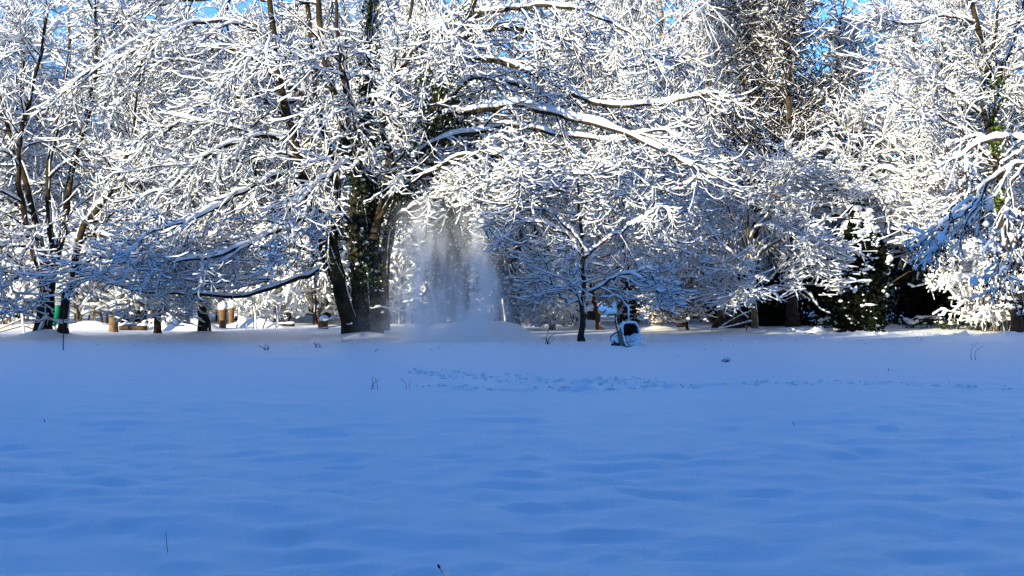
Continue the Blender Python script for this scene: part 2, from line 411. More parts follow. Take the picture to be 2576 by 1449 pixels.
# --- the big many-stemmed tree in the middle
rng = np.random.default_rng(11)
D = 40.3
stemsP = [
    ([(888, 856), (868, 770), (845, 690), (815, 620), (800, 540), (770, 450), (745, 360), (720, 280), (700, 190), (690, 90), (676, -40)], D, D - 0.8, 0.25, 0.10),
    ([(850, 700), (838, 610), (850, 520), (835, 400), (800, 270), (790, 150), (770, -10)], D, D + 1.2, 0.18, 0.08),
    ([(908, 852), (900, 740), (895, 650), (890, 560), (900, 450), (865, 340), (840, 240), (815, 140), (800, -20)], D + 0.2, D - 0.4, 0.22, 0.09),
    ([(942, 852), (945, 740), (940, 640), (935, 520), (930, 400), (925, 280), (930, 150), (935, -30)], D + 0.4, D + 1.0, 0.25, 0.10),
    ([(958, 830), (965, 680), (985, 560), (1030, 430), (1090, 300), (1110, 180), (1180, 40), (1210, -60)], D + 0.5, D + 1.5, 0.22, 0.08),
    ([(922, 852), (918, 720), (914, 600), (906, 480), (882, 360), (872, 250), (852, 100), (846, -20)], D + 0.2, D - 0.2, 0.15, 0.06),
    ([(940, 600), (965, 500), (985, 400), (960, 320), (985, 240), (1020, 130), (1040, -20)], D, D - 1.5, 0.13, 0.05),
]
stems = [(PW(p, a, b), r0, r1) for p, a, b, r0, r1 in stemsP]
limbsP = [
    ([(832, 665), (780, 690), (700, 720), (600, 742), (480, 735), (370, 735), (230, 702)], D, D - 2.5, 0.085, 0.022),
    ([(802, 545), (740, 560), (650, 600), (550, 645), (440, 660)], D, D - 4.5, 0.09, 0.03),
    ([(770, 450), (700, 440), (600, 490), (500, 545), (390, 580)], D, D - 5, 0.09, 0.03),
    ([(745, 360), (660, 345), (560, 370), (470, 430), (390, 510)], D, D - 3.5, 0.08, 0.03),
    ([(720, 290), (640, 245), (520, 262), (400, 340)], D, D - 2, 0.08, 0.03),
    ([(700, 200), (620, 135), (500, 122), (380, 160), (250, 190)], D, D + 0.5, 0.08, 0.025),
    ([(690, 100), (600, 60), (480, 60), (340, 130), (210, 190)], D, D - 2, 0.07, 0.025),
    ([(680, 0), (560, -5), (420, 10), (300, 50)], D, D + 1, 0.07, 0.025),
    ([(845, 690), (790, 640), (700, 620), (600, 650), (520, 700)], D, D + 3.5, 0.08, 0.03),
    ([(800, 270), (730, 220), (640, 250), (560, 330), (500, 420)], D + 1, D + 4.5, 0.08, 0.03),
    ([(950, 560), (1000, 480), (1090, 430), (1200, 385), (1275, 405), (1310, 470)], D, D - 4.5, 0.075, 0.022),
    ([(1010, 470), (1070, 370), (1180, 335), (1300, 318), (1400, 335), (1520, 352), (1640, 330)], D + 0.5, D - 1, 0.085, 0.025),
    ([(1030, 430), (1130, 438), (1230, 450), (1300, 488), (1380, 532), (1450, 600)], D + 0.5, D - 3, 0.11, 0.035),
    ([(1090, 300), (1200, 280), (1300, 270), (1450, 300), (1600, 350), (1740, 420)], D + 1, D - 2, 0.10, 0.03),
    ([(1110, 180), (1220, 150), (1350, 190), (1500, 262), (1660, 262), (1780, 235)], D + 1, D - 1, 0.10, 0.03),
    ([(1150, 100), (1280, 72), (1420, 112), (1550, 172), (1660, 150)], D + 1.2, D + 2, 0.09, 0.03),
    ([(1180, 40), (1300, 20), (1420, 20), (1580, 80)], D + 1.4, D - 1, 0.08, 0.03),
    ([(1090, 300), (1180, 200), (1300, 210), (1420, 260), (1560, 290)], D + 1, D + 4.5, 0.09, 0.03),
    ([(1030, 430), (1150, 400), (1300, 400), (1450, 430), (1600, 450)], D + 0.5, D + 3.5, 0.09, 0.03),
    ([(900, 450), (870, 415), (830, 440), (770, 485), (730, 560)], D, D - 4.5, 0.08, 0.03),
    ([(930, 400), (900, 330), (880, 240), (860, 130)], D, D - 4, 0.08, 0.03),
    ([(925, 280), (990, 200), (1060, 110), (1100, 60), (1130, 90)], D, D - 3.5, 0.08, 0.03),
    ([(840, 240), (790, 170), (720, 130), (650, 130), (600, 180)], D, D - 3.5, 0.07, 0.03),
    ([(985, 560), (1040, 520), (1110, 500), (1180, 520), (1230, 600)], D, D - 3.8, 0.07, 0.025),
]
limbs = [(PW(p, a, b), r0, r1) for p, a, b, r0, r1 in limbsP]
base = on_ground(915, D)
LV_MAIN = [dict(LV_MAPLE[0], keep=lambda p, d: ~((d[:, 1] < -0.15) & (np.abs(p[:, 0] + 5.6) < 2.6) & (p[:, 1] > 38.8) & (rng.random(len(p)) < 0.4))), LV_MAPLE[1], LV_MAPLE[2]]
main_tree = build_tree('maple_tree', 'huge many-stemmed bare tree spreading snow-laden limbs over the middle', 'tree', None, base, stems, LV_MAIN, rng, M['lichen'], M['twig'], limbs, floor=lambda x: np.interp(x, [-6.5, -4.0, -1.5, 1.0, 3.0], [1.35, 2.6, 3.1, 3.3, 3.6]))
for path, r, n, nm in ((stems[3][0], 0.29, 6500, 0), (stems[2][0][:6], 0.25, 3000, 0), (stems[5][0][:5], 0.22, 3000, 0), (stems[0][0][1:6], 0.24, 900, 0), (PW([(985, 560), (1030, 430), (1085, 310), (1110, 180), (1180, 40)], D + 0.5, D + 1.3), 0.62, 5200, 0)):  # ivy on the extra slim stem is added to darken it like shade
    ivy_on(main_tree, base, path, r, n, rng, dabs=0.022, size=0.09)
print('main', round(_t.time() - _t0, 1))

# --- left multi-stemmed tree
rng = np.random.default_rng(21)
D = 40.2
stemsP = [
    ([(92, 855), (105, 780), (112, 700), (100, 600), (62, 450), (22, 330), (-5, 200), (-20, 60)], D, D + 0.5, 0.20, 0.05),
    ([(118, 850), (124, 760), (140, 650), (165, 560), (190, 400), (232, 250), (240, 50), (242, -40)], D + 0.2, D + 1, 0.17, 0.05),
    ([(155, 852), (163, 760), (182, 700), (203, 590), (248, 520), (300, 440), (340, 300), (360, 120)], D, D - 1, 0.16, 0.04),
    ([(108, 700), (70, 580), (45, 430), (62, 300), (110, 100), (120, -30)], D, D - 1.5, 0.12, 0.04),
    ([(140, 650), (120, 520), (130, 380), (160, 230), (175, 80), (170, -40)], D + 0.2, D + 2, 0.11, 0.04),
]
stems = [(PW(p, a, b), r0, r1) for p, a, b, r0, r1 in stemsP]
limbsP = [
    ([(203, 590), (280, 600), (370, 640), (450, 690)], D, D - 2, 0.07, 0.025),
    ([(182, 700), (250, 690), (330, 725), (400, 760)], D, D + 1.5, 0.06, 0.025),
    ([(105, 700), (60, 690), (10, 720), (-40, 760)], D, D - 2, 0.06, 0.025),
    ([(100, 600), (40, 600), (-30, 640)], D, D - 2, 0.06, 0.025),
]
limbs = [(PW(p, a, b), r0, r1) for p, a, b, r0, r1 in limbsP]
LV_LEFT = [dict(LV_MAPLE[0], k=12, length=2.2, grav=-0.03, tip=0.06, ang=46, t0=0.22), dict(LV_MAPLE[1], k=7, length=1.1, grav=-0.05, tip=0.15), dict(LV_MAPLE[2], k=4, grav=-0.15, tip=0.4, snow=dict(h=0.06, w=0.029, n=5, m=3, gap=0.2, steep=0.32))]
base = on_ground(120, D)
build_tree('maple_tree', 'snowy tree with several leaning stems at the left edge of the field', 'tree', None, base, stems, LV_LEFT, rng, M['lichen'], M['twig'], limbs)
print('left', round(_t.time() - _t0, 1))

# --- generic trees for the wood behind, grown round the origin and copied
def auto_stem(h, lean, rng, n=7, x=0.0, y=0.0, wander=0.25):
    z = np.linspace(-0.1, h, n); p = np.zeros((n, 3)); p[:, 2] = z
    p[:, 0] = x + lean[0] * z + np.cumsum(rng.normal(0, wander * h / 25, n)); p[:, 1] = y + lean[1] * z + np.cumsum(rng.normal(0, wander * h / 25, n))
    p[0, :2] = (x, y); return list(p)
LV_BACK = [
    dict(k=26, t0=0.16, t1=1.0, ang=48, flat=0.1, length=3.6, fall=0.5, lj=0.3, rr=0.4, rmin=0.018, rmax=0.06, n=7, wob=0.09, curl=0.05, grav=0.0, tip=0.05, taper=0.4, sides=3, terminal=0.6, snow=dict(h=0.11, w=0.05, n=10, m=4, gap=0.12)),
    dict(k=10, t0=0.15, t1=1.0, ang=42, flat=0.2, length=1.35, fall=0.35, lj=0.3, rr=0.5, rmin=0.012, rmax=0.02, n=5, wob=0.12, curl=0.1, grav=-0.08, tip=0.12, taper=0.5, sides=3, snow=dict(h=0.085, w=0.042, n=6, m=3, gap=0.15, steep=0.3)),
    dict(k=5, t0=0.15, t1=1.0, ang=46, angj=18, flat=0.1, length=0.62, fall=0.3, lj=0.4, rr=0.7, rmin=0.010, rmax=0.013, n=3, wob=0.15, curl=0.12, grav=-0.1, tip=0.25, taper=0.7, sides=3, snow=dict(h=0.075, w=0.038, n=4, m=3, gap=0.15, steep=0.35)),
]
protos = []
for s, h, nst in ((31, 15.0, 2), (32, 13.0, 3), (33, 17.0, 2)):
    rng = np.random.default_rng(s)
    st = [(auto_stem(h * (1 - 0.12 * i), (rng.normal(0, 0.09), rng.normal(0, 0.06)), rng, x=0.3 * i), 0.20, 0.04) for i in range(nst)]
    protos.append((st, rng))
back_spots = [   # px, D, proto, rotation, scale, label
    (330, 58, 0, 0.3, 1.0, 'tall snow-white tree behind the left tree and the log stumps'),
    (600, 60, 1, 1.4, 1.05, 'snow-white tree behind the cut orange stump'),
    (-60, 54, 1, 2.0, 0.9, 'snow-white tree cut by the left picture edge behind the stems'),
    (820, 62, 2, 2.6, 1.0, 'tall snow-white tree right behind the ivy-clad trunks'),
    (470, 72, 2, 3.6, 1.0, 'far snow-white tree seen above the long low limb'),
    (140, 70, 1, 5.1, 1.0, 'far snow-white tree between the left stems'),
    (1010, 72, 0, 1.9, 1.1, 'far snow-white tree beyond the ivy-covered dark tree'),
    (1080, 58, 1, 4.0, 1.15, 'snow-white tree behind the falling powder snow'),
    (1220, 66, 2, 0.2, 1.1, 'snow-white tree beyond the flat-topped snow heap'),
    (1330, 60, 0, 5.0, 1.15, 'tall snow-white tree behind the slender sapling'),
    (1470, 68, 1, 2.9, 1.3, 'broad snow-white tree just above the tipped barrow, far back'),
    (1560, 64, 2, 0.9, 1.0, 'tall snow-white tree left of the peeling birch'),
    (1770, 66, 1, 2.2, 1.2, 'tall snow-white tree between the birch and the dark upright tree'),
    (1900, 66, 2, 4.9, 1.0, 'far snow-white tree right behind the dark upright tree'),
    (20, 66, 2, 0.4, 0.95, 'far snow-white tree in the upper left corner'),
    (420, 65, 1, 1.0, 1.15, 'far snow-white tree filling the crown gap above the long limb'),
    (720, 66, 0, 2.4, 1.05, 'far snow-white tree left of the big stems near the top'),
    (240, 76, 2, 5.6, 1.0, 'far snow-white tree high between the two left crowns'),
    (-330, 52, 0, 1.2, 1.0, 'unseen snow-white tree just beyond the left picture edge'),  # unseen, with the next two added for sunlight bounced onto the field
    (-620, 50, 1, 2.2, 1.1, 'second unseen snow-white tree beyond the left picture edge'),
    (-900, 55, 2, 3.2, 1.0, 'third unseen snow-white tree beyond the left picture edge'),
    (2960, 52, 1, 4.2, 1.1, 'unseen snow-white tree just beyond the right picture edge'),  # unseen right-hand trio, likewise added for bounce light
    (3250, 50, 0, 5.2, 1.0, 'second unseen snow-white tree beyond the right picture edge'),
    (3550, 55, 2, 0.2, 1.0, 'third unseen snow-white tree beyond the right picture edge'),
    (70, 59, 0, 2.9, 0.95, 'snow-white tree behind the upper fork of the left stems'),
    (780, 74, 1, 3.9, 1.3, 'far snow-white tree behind the top of the big stems'),
    (960, 65, 2, 5.9, 1.05, 'far snow-white tree behind the ivy-clad stem top'),
    (2150, 58, 1, 3.1, 1.04, 'broad snow-white tree behind the dark evergreen thicket'),
    (2320, 55, 2, 1.1, 0.92, 'tall snow-white tree above the sunlit weeping bush'),
    (2420, 60, 1, 0.6, 1.25, 'snow-white tree left of the leaning ivy-patched trunk, far back'),
    (2480, 68, 0, 2.6, 1.2, 'far snow-white tree behind the leaning ivy-patched trunk'),
    (2640, 56, 0, 4.4, 1.0, 'snow-white tree cut by the right picture edge far behind'),
]
proto_obj = {}
for px, Db, k, rz, s, lab in back_spots:
    loc = on_ground(px, Db, 0.1)
    if k not in proto_obj:
        st, rng = protos[k]
        proto_obj[k] = build_tree('bare_tree', lab, 'tree', 'snow-covered trees of the wood behind', (0, 0, 0), st, LV_BACK, rng, M['bark'], M['twig'])
        o = proto_obj[k]; o.location = loc; o.rotation_euler = (0, 0, rz); o.scale = (s, s, s)
    else:
        dup(proto_obj[k], tuple(loc), rz, (s, s, s), lab)
print('back', round(_t.time() - _t0, 1))

# --- slender sapling beside the barrow
def fine(levels, **ov):
    out = []
    for i, l in enumerate(levels):
        l = dict(l); l['snow'] = dict(l['snow'])
        for k, v in ov.items():
            v = v[i] if isinstance(v, (list, tuple)) else v
            if v is None: continue
            if k.startswith('s_'): l['snow'][k[2:]] = v
            else: l[k] = v
        out.append(l)
    return out
rng = np.random.default_rng(41); D = 37.8
LV_SAP = fine(LV_MAPLE, k=[7, 6, 3], length=[1.5, 0.8, 0.42], t0=[0.15, 0.1, 0.1], rmax=[0.025, 0.012, 0.010], outw=[0.5, 0.3, 0])
build_tree('sapling_tree', 'slender dark-trunked young tree standing left of the tipped wheelbarrow', 'tree', None, on_ground(1465, D),
    [(PW([(1463, 862), (1466, 760), (1465, 640), (1462, 560), (1452, 440)], D, D), 0.095, 0.03)], LV_SAP, rng, M['bark'], M['twig'],
    [(PW([(1466, 742), (1510, 717), (1560, 692), (1610, 690), (1650, 730), (1662, 772)], D, D - 1), 0.04, 0.015),
     (PW([(1464, 760), (1420, 755), (1390, 718), (1372, 655)], D, D - 0.5), 0.035, 0.015),
     (PW([(1466, 650), (1530, 600), (1600, 560), (1662, 520)], D, D - 0.8), 0.04, 0.014),
     (PW([(1465, 640), (1420, 590), (1360, 560), (1310, 560)], D, D - 0.6), 0.04, 0.014),
     (PW([(1464, 600), (1500, 540), (1560, 490), (1610, 470)], D, D + 1), 0.04, 0.014)], floor=0.9)

# --- weeping birches
def birch_mat():
    m, nt, b = new_mat('birch_bark')
    tc = nt.nodes.new('ShaderNodeTexCoord'); mp = nt.nodes.new('ShaderNodeMapping'); nz = nt.nodes.new('ShaderNodeTexNoise'); r = nt.nodes.new('ShaderNodeValToRGB')
    mp.inputs['Scale'].default_value = (1.5, 1.5, 9.0); nz.inputs['Scale'].default_value = 1.2; nz.inputs['Detail'].default_value = 4
    r.color_ramp.elements[0].position = 0.42; r.color_ramp.elements[1].position = 0.56
    r.color_ramp.elements[0].color = (0.05, 0.04, 0.035, 1); r.color_ramp.elements[1].color = (0.36, 0.31, 0.27, 1)
    nt.links.new(tc.outputs['Object'], mp.inputs[0]); nt.links.new(mp.outputs[0], nz.inputs['Vector']); nt.links.new(nz.outputs['Fac'], r.inputs[0]); nt.links.new(r.outputs[0], b.inputs['Base Color'])
    b.inputs['Roughness'].default_value = 0.8
    return m
M['birch'] = birch_mat()
LV_BIRCH = [
    dict(k=24, t0=0.30, t1=1.0, ang=52, flat=0.05, length=3.6, fall=0.45, lj=0.25, rr=0.4, rmin=0.02, rmax=0.05, n=7, wob=0.08, curl=0.05, grav=0.06, tip=-0.10, taper=0.4, sides=4, terminal=0.6, snow=dict(h=0.13, w=0.07, n=13, m=4, gap=0.1)),
    dict(k=13, t0=0.2, t1=1.0, ang=60, flat=0.1, length=2.1, fall=0.2, lj=0.35, rr=0.4, rmin=0.010, rmax=0.014, n=7, wob=0.06, curl=0.05, grav=-0.55, tip=-0.25, taper=0.6, sides=3, snow=dict(h=0.075, w=0.036, n=9, m=4, gap=0.25, steep=0.42)),
    dict(k=6, t0=0.1, t1=1.0, ang=40, flat=0.1, length=0.8, fall=0.2, lj=0.35, rr=0.8, rmin=0.011, rmax=0.013, n=3, wob=0.08, curl=0.06, grav=-0.45, tip=-0.25, taper=0.7, sides=3, snow=dict(h=0.056, w=0.028, n=4, m=3, gap=0.25, steep=0.42)),
]
rng = np.random.default_rng(51); D = 49.3
b0 = on_ground(1655, D)
birch = build_tree('birch_tree', 'peeling pale-barked birch with weeping reddish twigs right of the wheelbarrow', 'tree', 'weeping birches', (0, 0, 0),
    [([np.array(q) - b0 for q in PW([(1650, 832), (1660, 780), (1668, 700), (1672, 560), (1670, 400), (1668, 200), (1660, 0), (1655, -120)], D, D)], 0.21, 0.06)], LV_BIRCH, rng, M['birch'], M['redtwig'], floor=0.9)
birch.location = b0
dup(birch, tuple(on_ground(1790, 57)), 2.1, (1.15, 1.15, 1.1), 'reddish weeping birch half hidden behind the peeling one')
dup(birch, tuple(on_ground(1880, 56)), 5.3, (1.2, 1.2, 0.95), 'reddish twiggy birch just left of the dark upright tree')
dup(birch, tuple(on_ground(1935, 60)), 0.8, (1.2, 1.2, 0.95), 'reddish twiggy birch hidden behind the dark upright tree')
dup(birch, tuple(on_ground(1560, 60)), 4.0, (1.1, 1.1, 1.08), 'reddish weeping birch behind the limb tips of the huge tree')

# --- dark upright tree with brown catkins
rng = np.random.default_rng(61); D = 50.5
def dead_leaves(n, size, dabs=0.3, mat='deadleaf', name='dead_leaves', blob=0.06):
    def f(root, origin, P, R, rng):
        B = len(P); k = rng.integers(0, B, n); t = rng.integers(0, P.shape[1], n)
        C = P[k, t] + rng.normal(0, 0.05, (n, 3))
        mb = MB(); leaves(mb, C, size, rng, 0.9); o = mb.build(name, M[mat], root, origin, smooth=False); o['kind'] = 'stuff'
        q = rng.random(n) < dabs
        if q.any():
            sb = MB(); blobs(sb, C[q] + np.array((0, 0, blob * 0.6)), blob * np.exp(rng.normal(0, 0.35, q.sum())), rng, 0.8, base=(OV1, OF1)); sb.build('snow', M['snow'], o, origin)['kind'] = 'stuff'
    return f
LV_UP = [
    dict(k=40, t0=0.2, t1=1.0, ang=48, flat=0.0, length=3.6, fall=0.62, lj=0.2, rr=0.35, rmin=0.02, rmax=0.06, n=7, wob=0.07, curl=0.04, grav=0.02, tip=0.08, taper=0.4, sides=4, terminal=0.6, snow=dict(h=0.10, w=0.05, n=11, m=4, gap=0.2)),
    dict(k=10, t0=0.15, t1=1.0, ang=48, flat=0.3, length=1.2, fall=0.3, lj=0.3, rr=0.5, rmin=0.012, rmax=0.02, n=5, wob=0.12, curl=0.1, grav=-0.04, tip=0.1, taper=0.5, sides=3, snow=dict(h=0.085, w=0.045, n=6, m=4, gap=0.35, steep=0.25)),
    dict(k=5, t0=0.15, t1=1.0, ang=52, flat=0.1, length=0.5, fall=0.3, lj=0.4, rr=0.7, rmin=0.017, rmax=0.020, n=3, wob=0.15, curl=0.1, grav=-0.1, tip=0.15, taper=0.7, sides=3, snow=dict(h=0.065, w=0.034, n=4, m=3, gap=0.35, steep=0.3)),
]
b0 = on_ground(1992, D)
alder = build_tree('alder_tree', 'dark upright tree with one straight trunk and brown catkins against the sky gap', 'tree', None, b0,
    [(PW([(1996, 830), (1988, 600), (1986, 400), (1985, 200), (1983, 0), (1981, -90)], D, D), 0.22, 0.04)], LV_UP, rng, M['bark'], M['twig'], floor=1.0, extra=dead_leaves(9000, 0.085, 0.06, mat='seed', name='catkins', blob=0.05), snow_scale=0.42)

dup(alder, tuple(on_ground(1895, 54)), 1.9, (1.05, 1.05, 1.0), 'dark upright tree half hidden left of the straight-trunked one')
dup(alder, tuple(on_ground(1945, 58)), 3.7, (1.0, 1.0, 0.92), 'dark upright tree right behind the straight-trunked one')

# --- low hazel whose trunk stands before the dark thicket
rng = np.random.default_rng(71); D = 46.0
LV_HAZEL = [
    dict(k=9, t0=0.15, t1=1.0, ang=46, flat=0.35, length=1.6, fall=0.3, lj=0.3, rr=0.5, rmin=0.013, rmax=0.028, n=7, wob=0.10, curl=0.07, grav=0.03, tip=-0.05, taper=0.4, sides=4, lift=0.15, outw=0.4, terminal=0.6, snow=dict(h=0.07, w=0.040, n=13, m=4, gap=0.12)),
    dict(k=10, t0=0.08, t1=1.0, ang=38, flat=0.3, length=0.75, fall=0.25, lj=0.35, rr=0.6, rmin=0.008, rmax=0.012, n=5, wob=0.10, curl=0.08, grav=0.0, tip=-0.08, taper=0.6, sides=3, outw=0.3, snow=dict(h=0.050, w=0.030, n=7, m=4, gap=0.12, steep=0.42)),
    dict(k=4, t0=0.1, t1=1.0, ang=36, flat=0.15, length=0.38, fall=0.25, lj=0.4, rr=0.8, rmin=0.007, rmax=0.009, n=3, wob=0.12, curl=0.10, grav=-0.05, tip=0.02, taper=0.7, sides=3, snow=dict(h=0.044, w=0.026, n=4, m=3, gap=0.12, steep=0.48)),
]
b0 = on_ground(1896, D)
build_tree('hazel_tree', 'low spreading blue-shaded tree with a short bare trunk before the dark thicket', 'tree', None, b0,
    [(PW([(1899, 838), (1895, 760), (1888, 690), (1880, 600), (1885, 470)], D, D), 0.14, 0.03)], LV_HAZEL, rng, M['stumpwood'], M['paletwig'],
    [(PW([(1893, 745), (1840, 735), (1775, 705), (1715, 700), (1690, 740)], D, D - 1.2), 0.05, 0.015),
     (PW([(1893, 742), (1940, 735), (1990, 725), (2030, 738), (2055, 770)], D, D - 1.0), 0.05, 0.015),
     (PW([(1888, 690), (1820, 620), (1760, 560), (1725, 520)], D, D - 1.0), 0.05, 0.015),
     (PW([(1886, 660), (1950, 610), (2000, 595), (2045, 640)], D, D - 1.2), 0.05, 0.015),
     (PW([(1884, 640), (1840, 540), (1815, 460), (1800, 430)], D, D + 0.5), 0.05, 0.015),
     (PW([(1882, 610), (1940, 520), (1965, 450), (1975, 425)], D, D - 0.3), 0.05, 0.015),
     (PW([(1888, 690), (1800, 660), (1730, 630), (1690, 640)], D, D - 1.6), 0.05, 0.015),
     (PW([(1888, 700), (1850, 680), (1850, 700), (1830, 760)], D, D - 1.8), 0.04, 0.012)], floor=lambda x: np.interp(x, [9.2, 10.6], [0.75, 1.7]), snow_scale=1.15)

# --- sunlit weeping bush above the evergreen column
rng = np.random.default_rng(72); D = 48.2
b0 = on_ground(2140, D)
LV_BEECH = fine(LV_HAZEL, length=[2.0, 0.9, 0.42], grav=[0.06, -0.05, -0.1], tip=[-0.12, -0.16, -0.06], k=[9, 9, 4])
build_tree('beech_tree', 'sunlit fountain-shaped tree with fine drooping sprays above the evergreen column', 'tree', None, b0,
    [(PW([(2146, 835), (2138, 650), (2130, 520), (2130, 420), (2150, 300)], D, D), 0.16, 0.03)], LV_BEECH, rng, M['bark'], M['paletwig'],
    [(PW([(2130, 520), (2200, 430), (2270, 440), (2320, 510), (2335, 600)], D, D - 1.6), 0.05, 0.015),
     (PW([(2130, 500), (2190, 380), (2270, 350), (2340, 420)], D, D - 1.2), 0.05, 0.015),
     (PW([(2128, 490), (2060, 450), (2000, 460), (1960, 500)], D, D - 1.0), 0.05, 0.015),
     (PW([(2126, 420), (2180, 310), (2230, 260), (2290, 260)], D, D), 0.05, 0.015),
     (PW([(2130, 500), (2180, 480), (2220, 520), (2235, 590)], D, D - 2.0), 0.04, 0.015),
     (PW([(2132, 540), (2060, 520), (2000, 560), (1980, 620)], D, D - 1.6), 0.05, 0.015),
     (PW([(2134, 560), (2100, 540), (2060, 570), (2040, 620)], D, D - 1.6), 0.04, 0.012)], floor=3.9, snow_scale=1.1)

# --- evergreen column and dark thicket
def evergreen(name, label, px, D, w, dep, h, n, rng, mat='yew', size=0.13, dabs=0.06, group=None, blob=0.08, overhang=0.0, stems=True):
    b = on_ground(px, D, 0.05); root = thing(name, label, 'shrub', tuple(b), group)
    u = rng.random(n); a = rng.random(n) * 2 * math.pi; z = rng.random(n) ** 0.8
    prof = np.clip(1.25 * np.sqrt(np.clip(1 - z ** 3, 0, 1)) * (0.75 + 0.35 * np.sin(math.pi * z)), 0, 1.2) + overhang * z
    lump = 0.75 + 0.5 * vnoise(a * 2.2 + px, z * 5, 3)
    r = (0.55 + 0.45 * u ** 0.4) * prof * lump
    C = np.stack([np.cos(a) * r * w / 2, np.sin(a) * r * dep / 2, 0.03 + z * h * (0.9 + 0.2 * vnoise(a * 1.7, a * 0 + px, 5))], 1)
    mb = MB(); leaves(mb, C, size, rng, 0.5); lf = mb.build('foliage', M[mat], root, smooth=False); lf['kind'] = 'stuff'
    k = rng.random(n) < dabs * (0.1 + 1.6 * z ** 1.6); k &= (u > 0.25) & (vnoise(a * 2.5 + px, z * 7, 21) > 0.5)
    if k.any():
        sb = MB(); blobs(sb, C[k] + np.array((0, -0.02, 0.05)), blob * np.exp(rng.normal(0, 0.55, k.sum())), rng, 0.65, 0.3, stretch=0.45); sb.build('snow', M['snow'], root)['kind'] = 'stuff'
    if stems:
        st = MB()
        B = 5; p0 = np.c_[rng.normal(0, w * 0.06, B), rng.normal(0, dep * 0.06, B), np.full(B, -0.05)]
        p, rr = grow(p0, np.c_[rng.normal(0, 0.3, B), rng.normal(0, 0.2, B), np.ones(B)], np.full(B, h * 0.8), np.full(B, 0.05), 6, rng)
        tube(st, p, rr, 5); st.build('stem', M['bark'], root)
    return root
rng = np.random.default_rng(81)
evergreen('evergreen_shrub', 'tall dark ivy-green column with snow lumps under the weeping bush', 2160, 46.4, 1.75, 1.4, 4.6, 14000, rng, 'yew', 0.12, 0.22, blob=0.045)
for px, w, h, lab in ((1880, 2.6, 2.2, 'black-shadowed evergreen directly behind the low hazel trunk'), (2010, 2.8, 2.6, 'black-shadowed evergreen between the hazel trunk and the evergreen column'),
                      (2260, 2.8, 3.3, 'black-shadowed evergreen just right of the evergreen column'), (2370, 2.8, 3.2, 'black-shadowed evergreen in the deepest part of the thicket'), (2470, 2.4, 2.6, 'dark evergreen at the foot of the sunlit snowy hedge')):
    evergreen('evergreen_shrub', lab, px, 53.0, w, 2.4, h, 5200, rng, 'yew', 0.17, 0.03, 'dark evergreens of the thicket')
for px, Dd, lab in ((2100, 50.2, 'low frosted ground plant under the weeping bush'), (2330, 49.6, 'low frosted ground plant at the black thicket foot'), (2420, 48.6, 'low leafy ground plant on the sunlit bank'), (2500, 48.0, 'low leafy ground plant left of the brown trunk base')):
    evergreen('ground_plant', lab, px, Dd, 1.6, 0.6, 0.42, 500, rng, 'ivy', 0.09, 0.5, 'low plants along the thicket', 0.035, stems=False)

# --- shrubs so loaded with snow that little wood shows
LV_BUSH = [
    dict(k=8, t0=0.1, t1=1.0, ang=45, flat=0.1, length=1.1, fall=0.3, lj=0.3, rr=0.5, rmin=0.012, rmax=0.02, n=6, wob=0.12, curl=0.08, grav=0.0, tip=-0.12, taper=0.5, sides=3, outw=0.4, terminal=0.6, snow=dict(h=0.12, w=0.075, n=8, m=4, gap=0.12, steep=0.4)),
    dict(k=7, t0=0.1, t1=1.0, ang=48, flat=0.1, length=0.5, fall=0.2, lj=0.3, rr=0.6, rmin=0.008, rmax=0.012, n=4, wob=0.14, curl=0.1, grav=-0.1, tip=-0.05, taper=0.6, sides=3, snow=dict(h=0.095, w=0.055, n=5, m=4, gap=0.12, steep=0.45)),
    dict(k=2, t0=0.2, t1=1.0, ang=50, flat=0.1, length=0.3, fall=0.2, lj=0.3, rr=0.7, rmin=0.007, rmax=0.010, n=3, wob=0.14, curl=0.1, grav=-0.1, tip=0.0, taper=0.6, sides=3, snow=dict(h=0.085, w=0.05, n=4, m=3, gap=0.12, steep=0.45)),
]
def bush_proto(seed, nst, h, spread):
    rng = np.random.default_rng(seed); st = []
    for i in range(nst):
        a = rng.random() * 6.28; q = spread * (0.2 + 0.8 * rng.random())
        st.append(([np.array((0.25 * math.cos(a) * q, 0.25 * math.sin(a) * q, -0.1)), np.array((0.5 * math.cos(a) * q, 0.5 * math.sin(a) * q, h * 0.5)), np.array((math.cos(a) * q, math.sin(a) * q, h * (0.75 + 0.3 * rng.random()))), np.array((1.35 * math.cos(a) * q, 1.35 * math.sin(a) * q, h * (0.7 + 0.2 * rng.random())))], 0.03, 0.012))
    return st, rng
bush = {}
def place_bush(k, px, D, s, rz, lab, grp='snow-loaded shrubs along the edge of the wood', sz=None):
    loc = on_ground(px, D, 0.08)
    sz = sz or s
    if k not in bush:
        st, rng = bush_proto(*((91, 8, 2.0, 1.0), (92, 9, 2.6, 1.25))[k])
        bush[k] = build_tree('snowy_shrub', lab, 'shrub', grp, (0, 0, 0), st, LV_BUSH, rng, M['paletwig'], M['paletwig'], floor=0.15)
        o = bush[k]; o.location = loc; o.rotation_euler = (0, 0, rz); o.scale = (s, s, sz)
    else:
        dup(bush[k], tuple(loc), rz, (s, s, sz), lab)
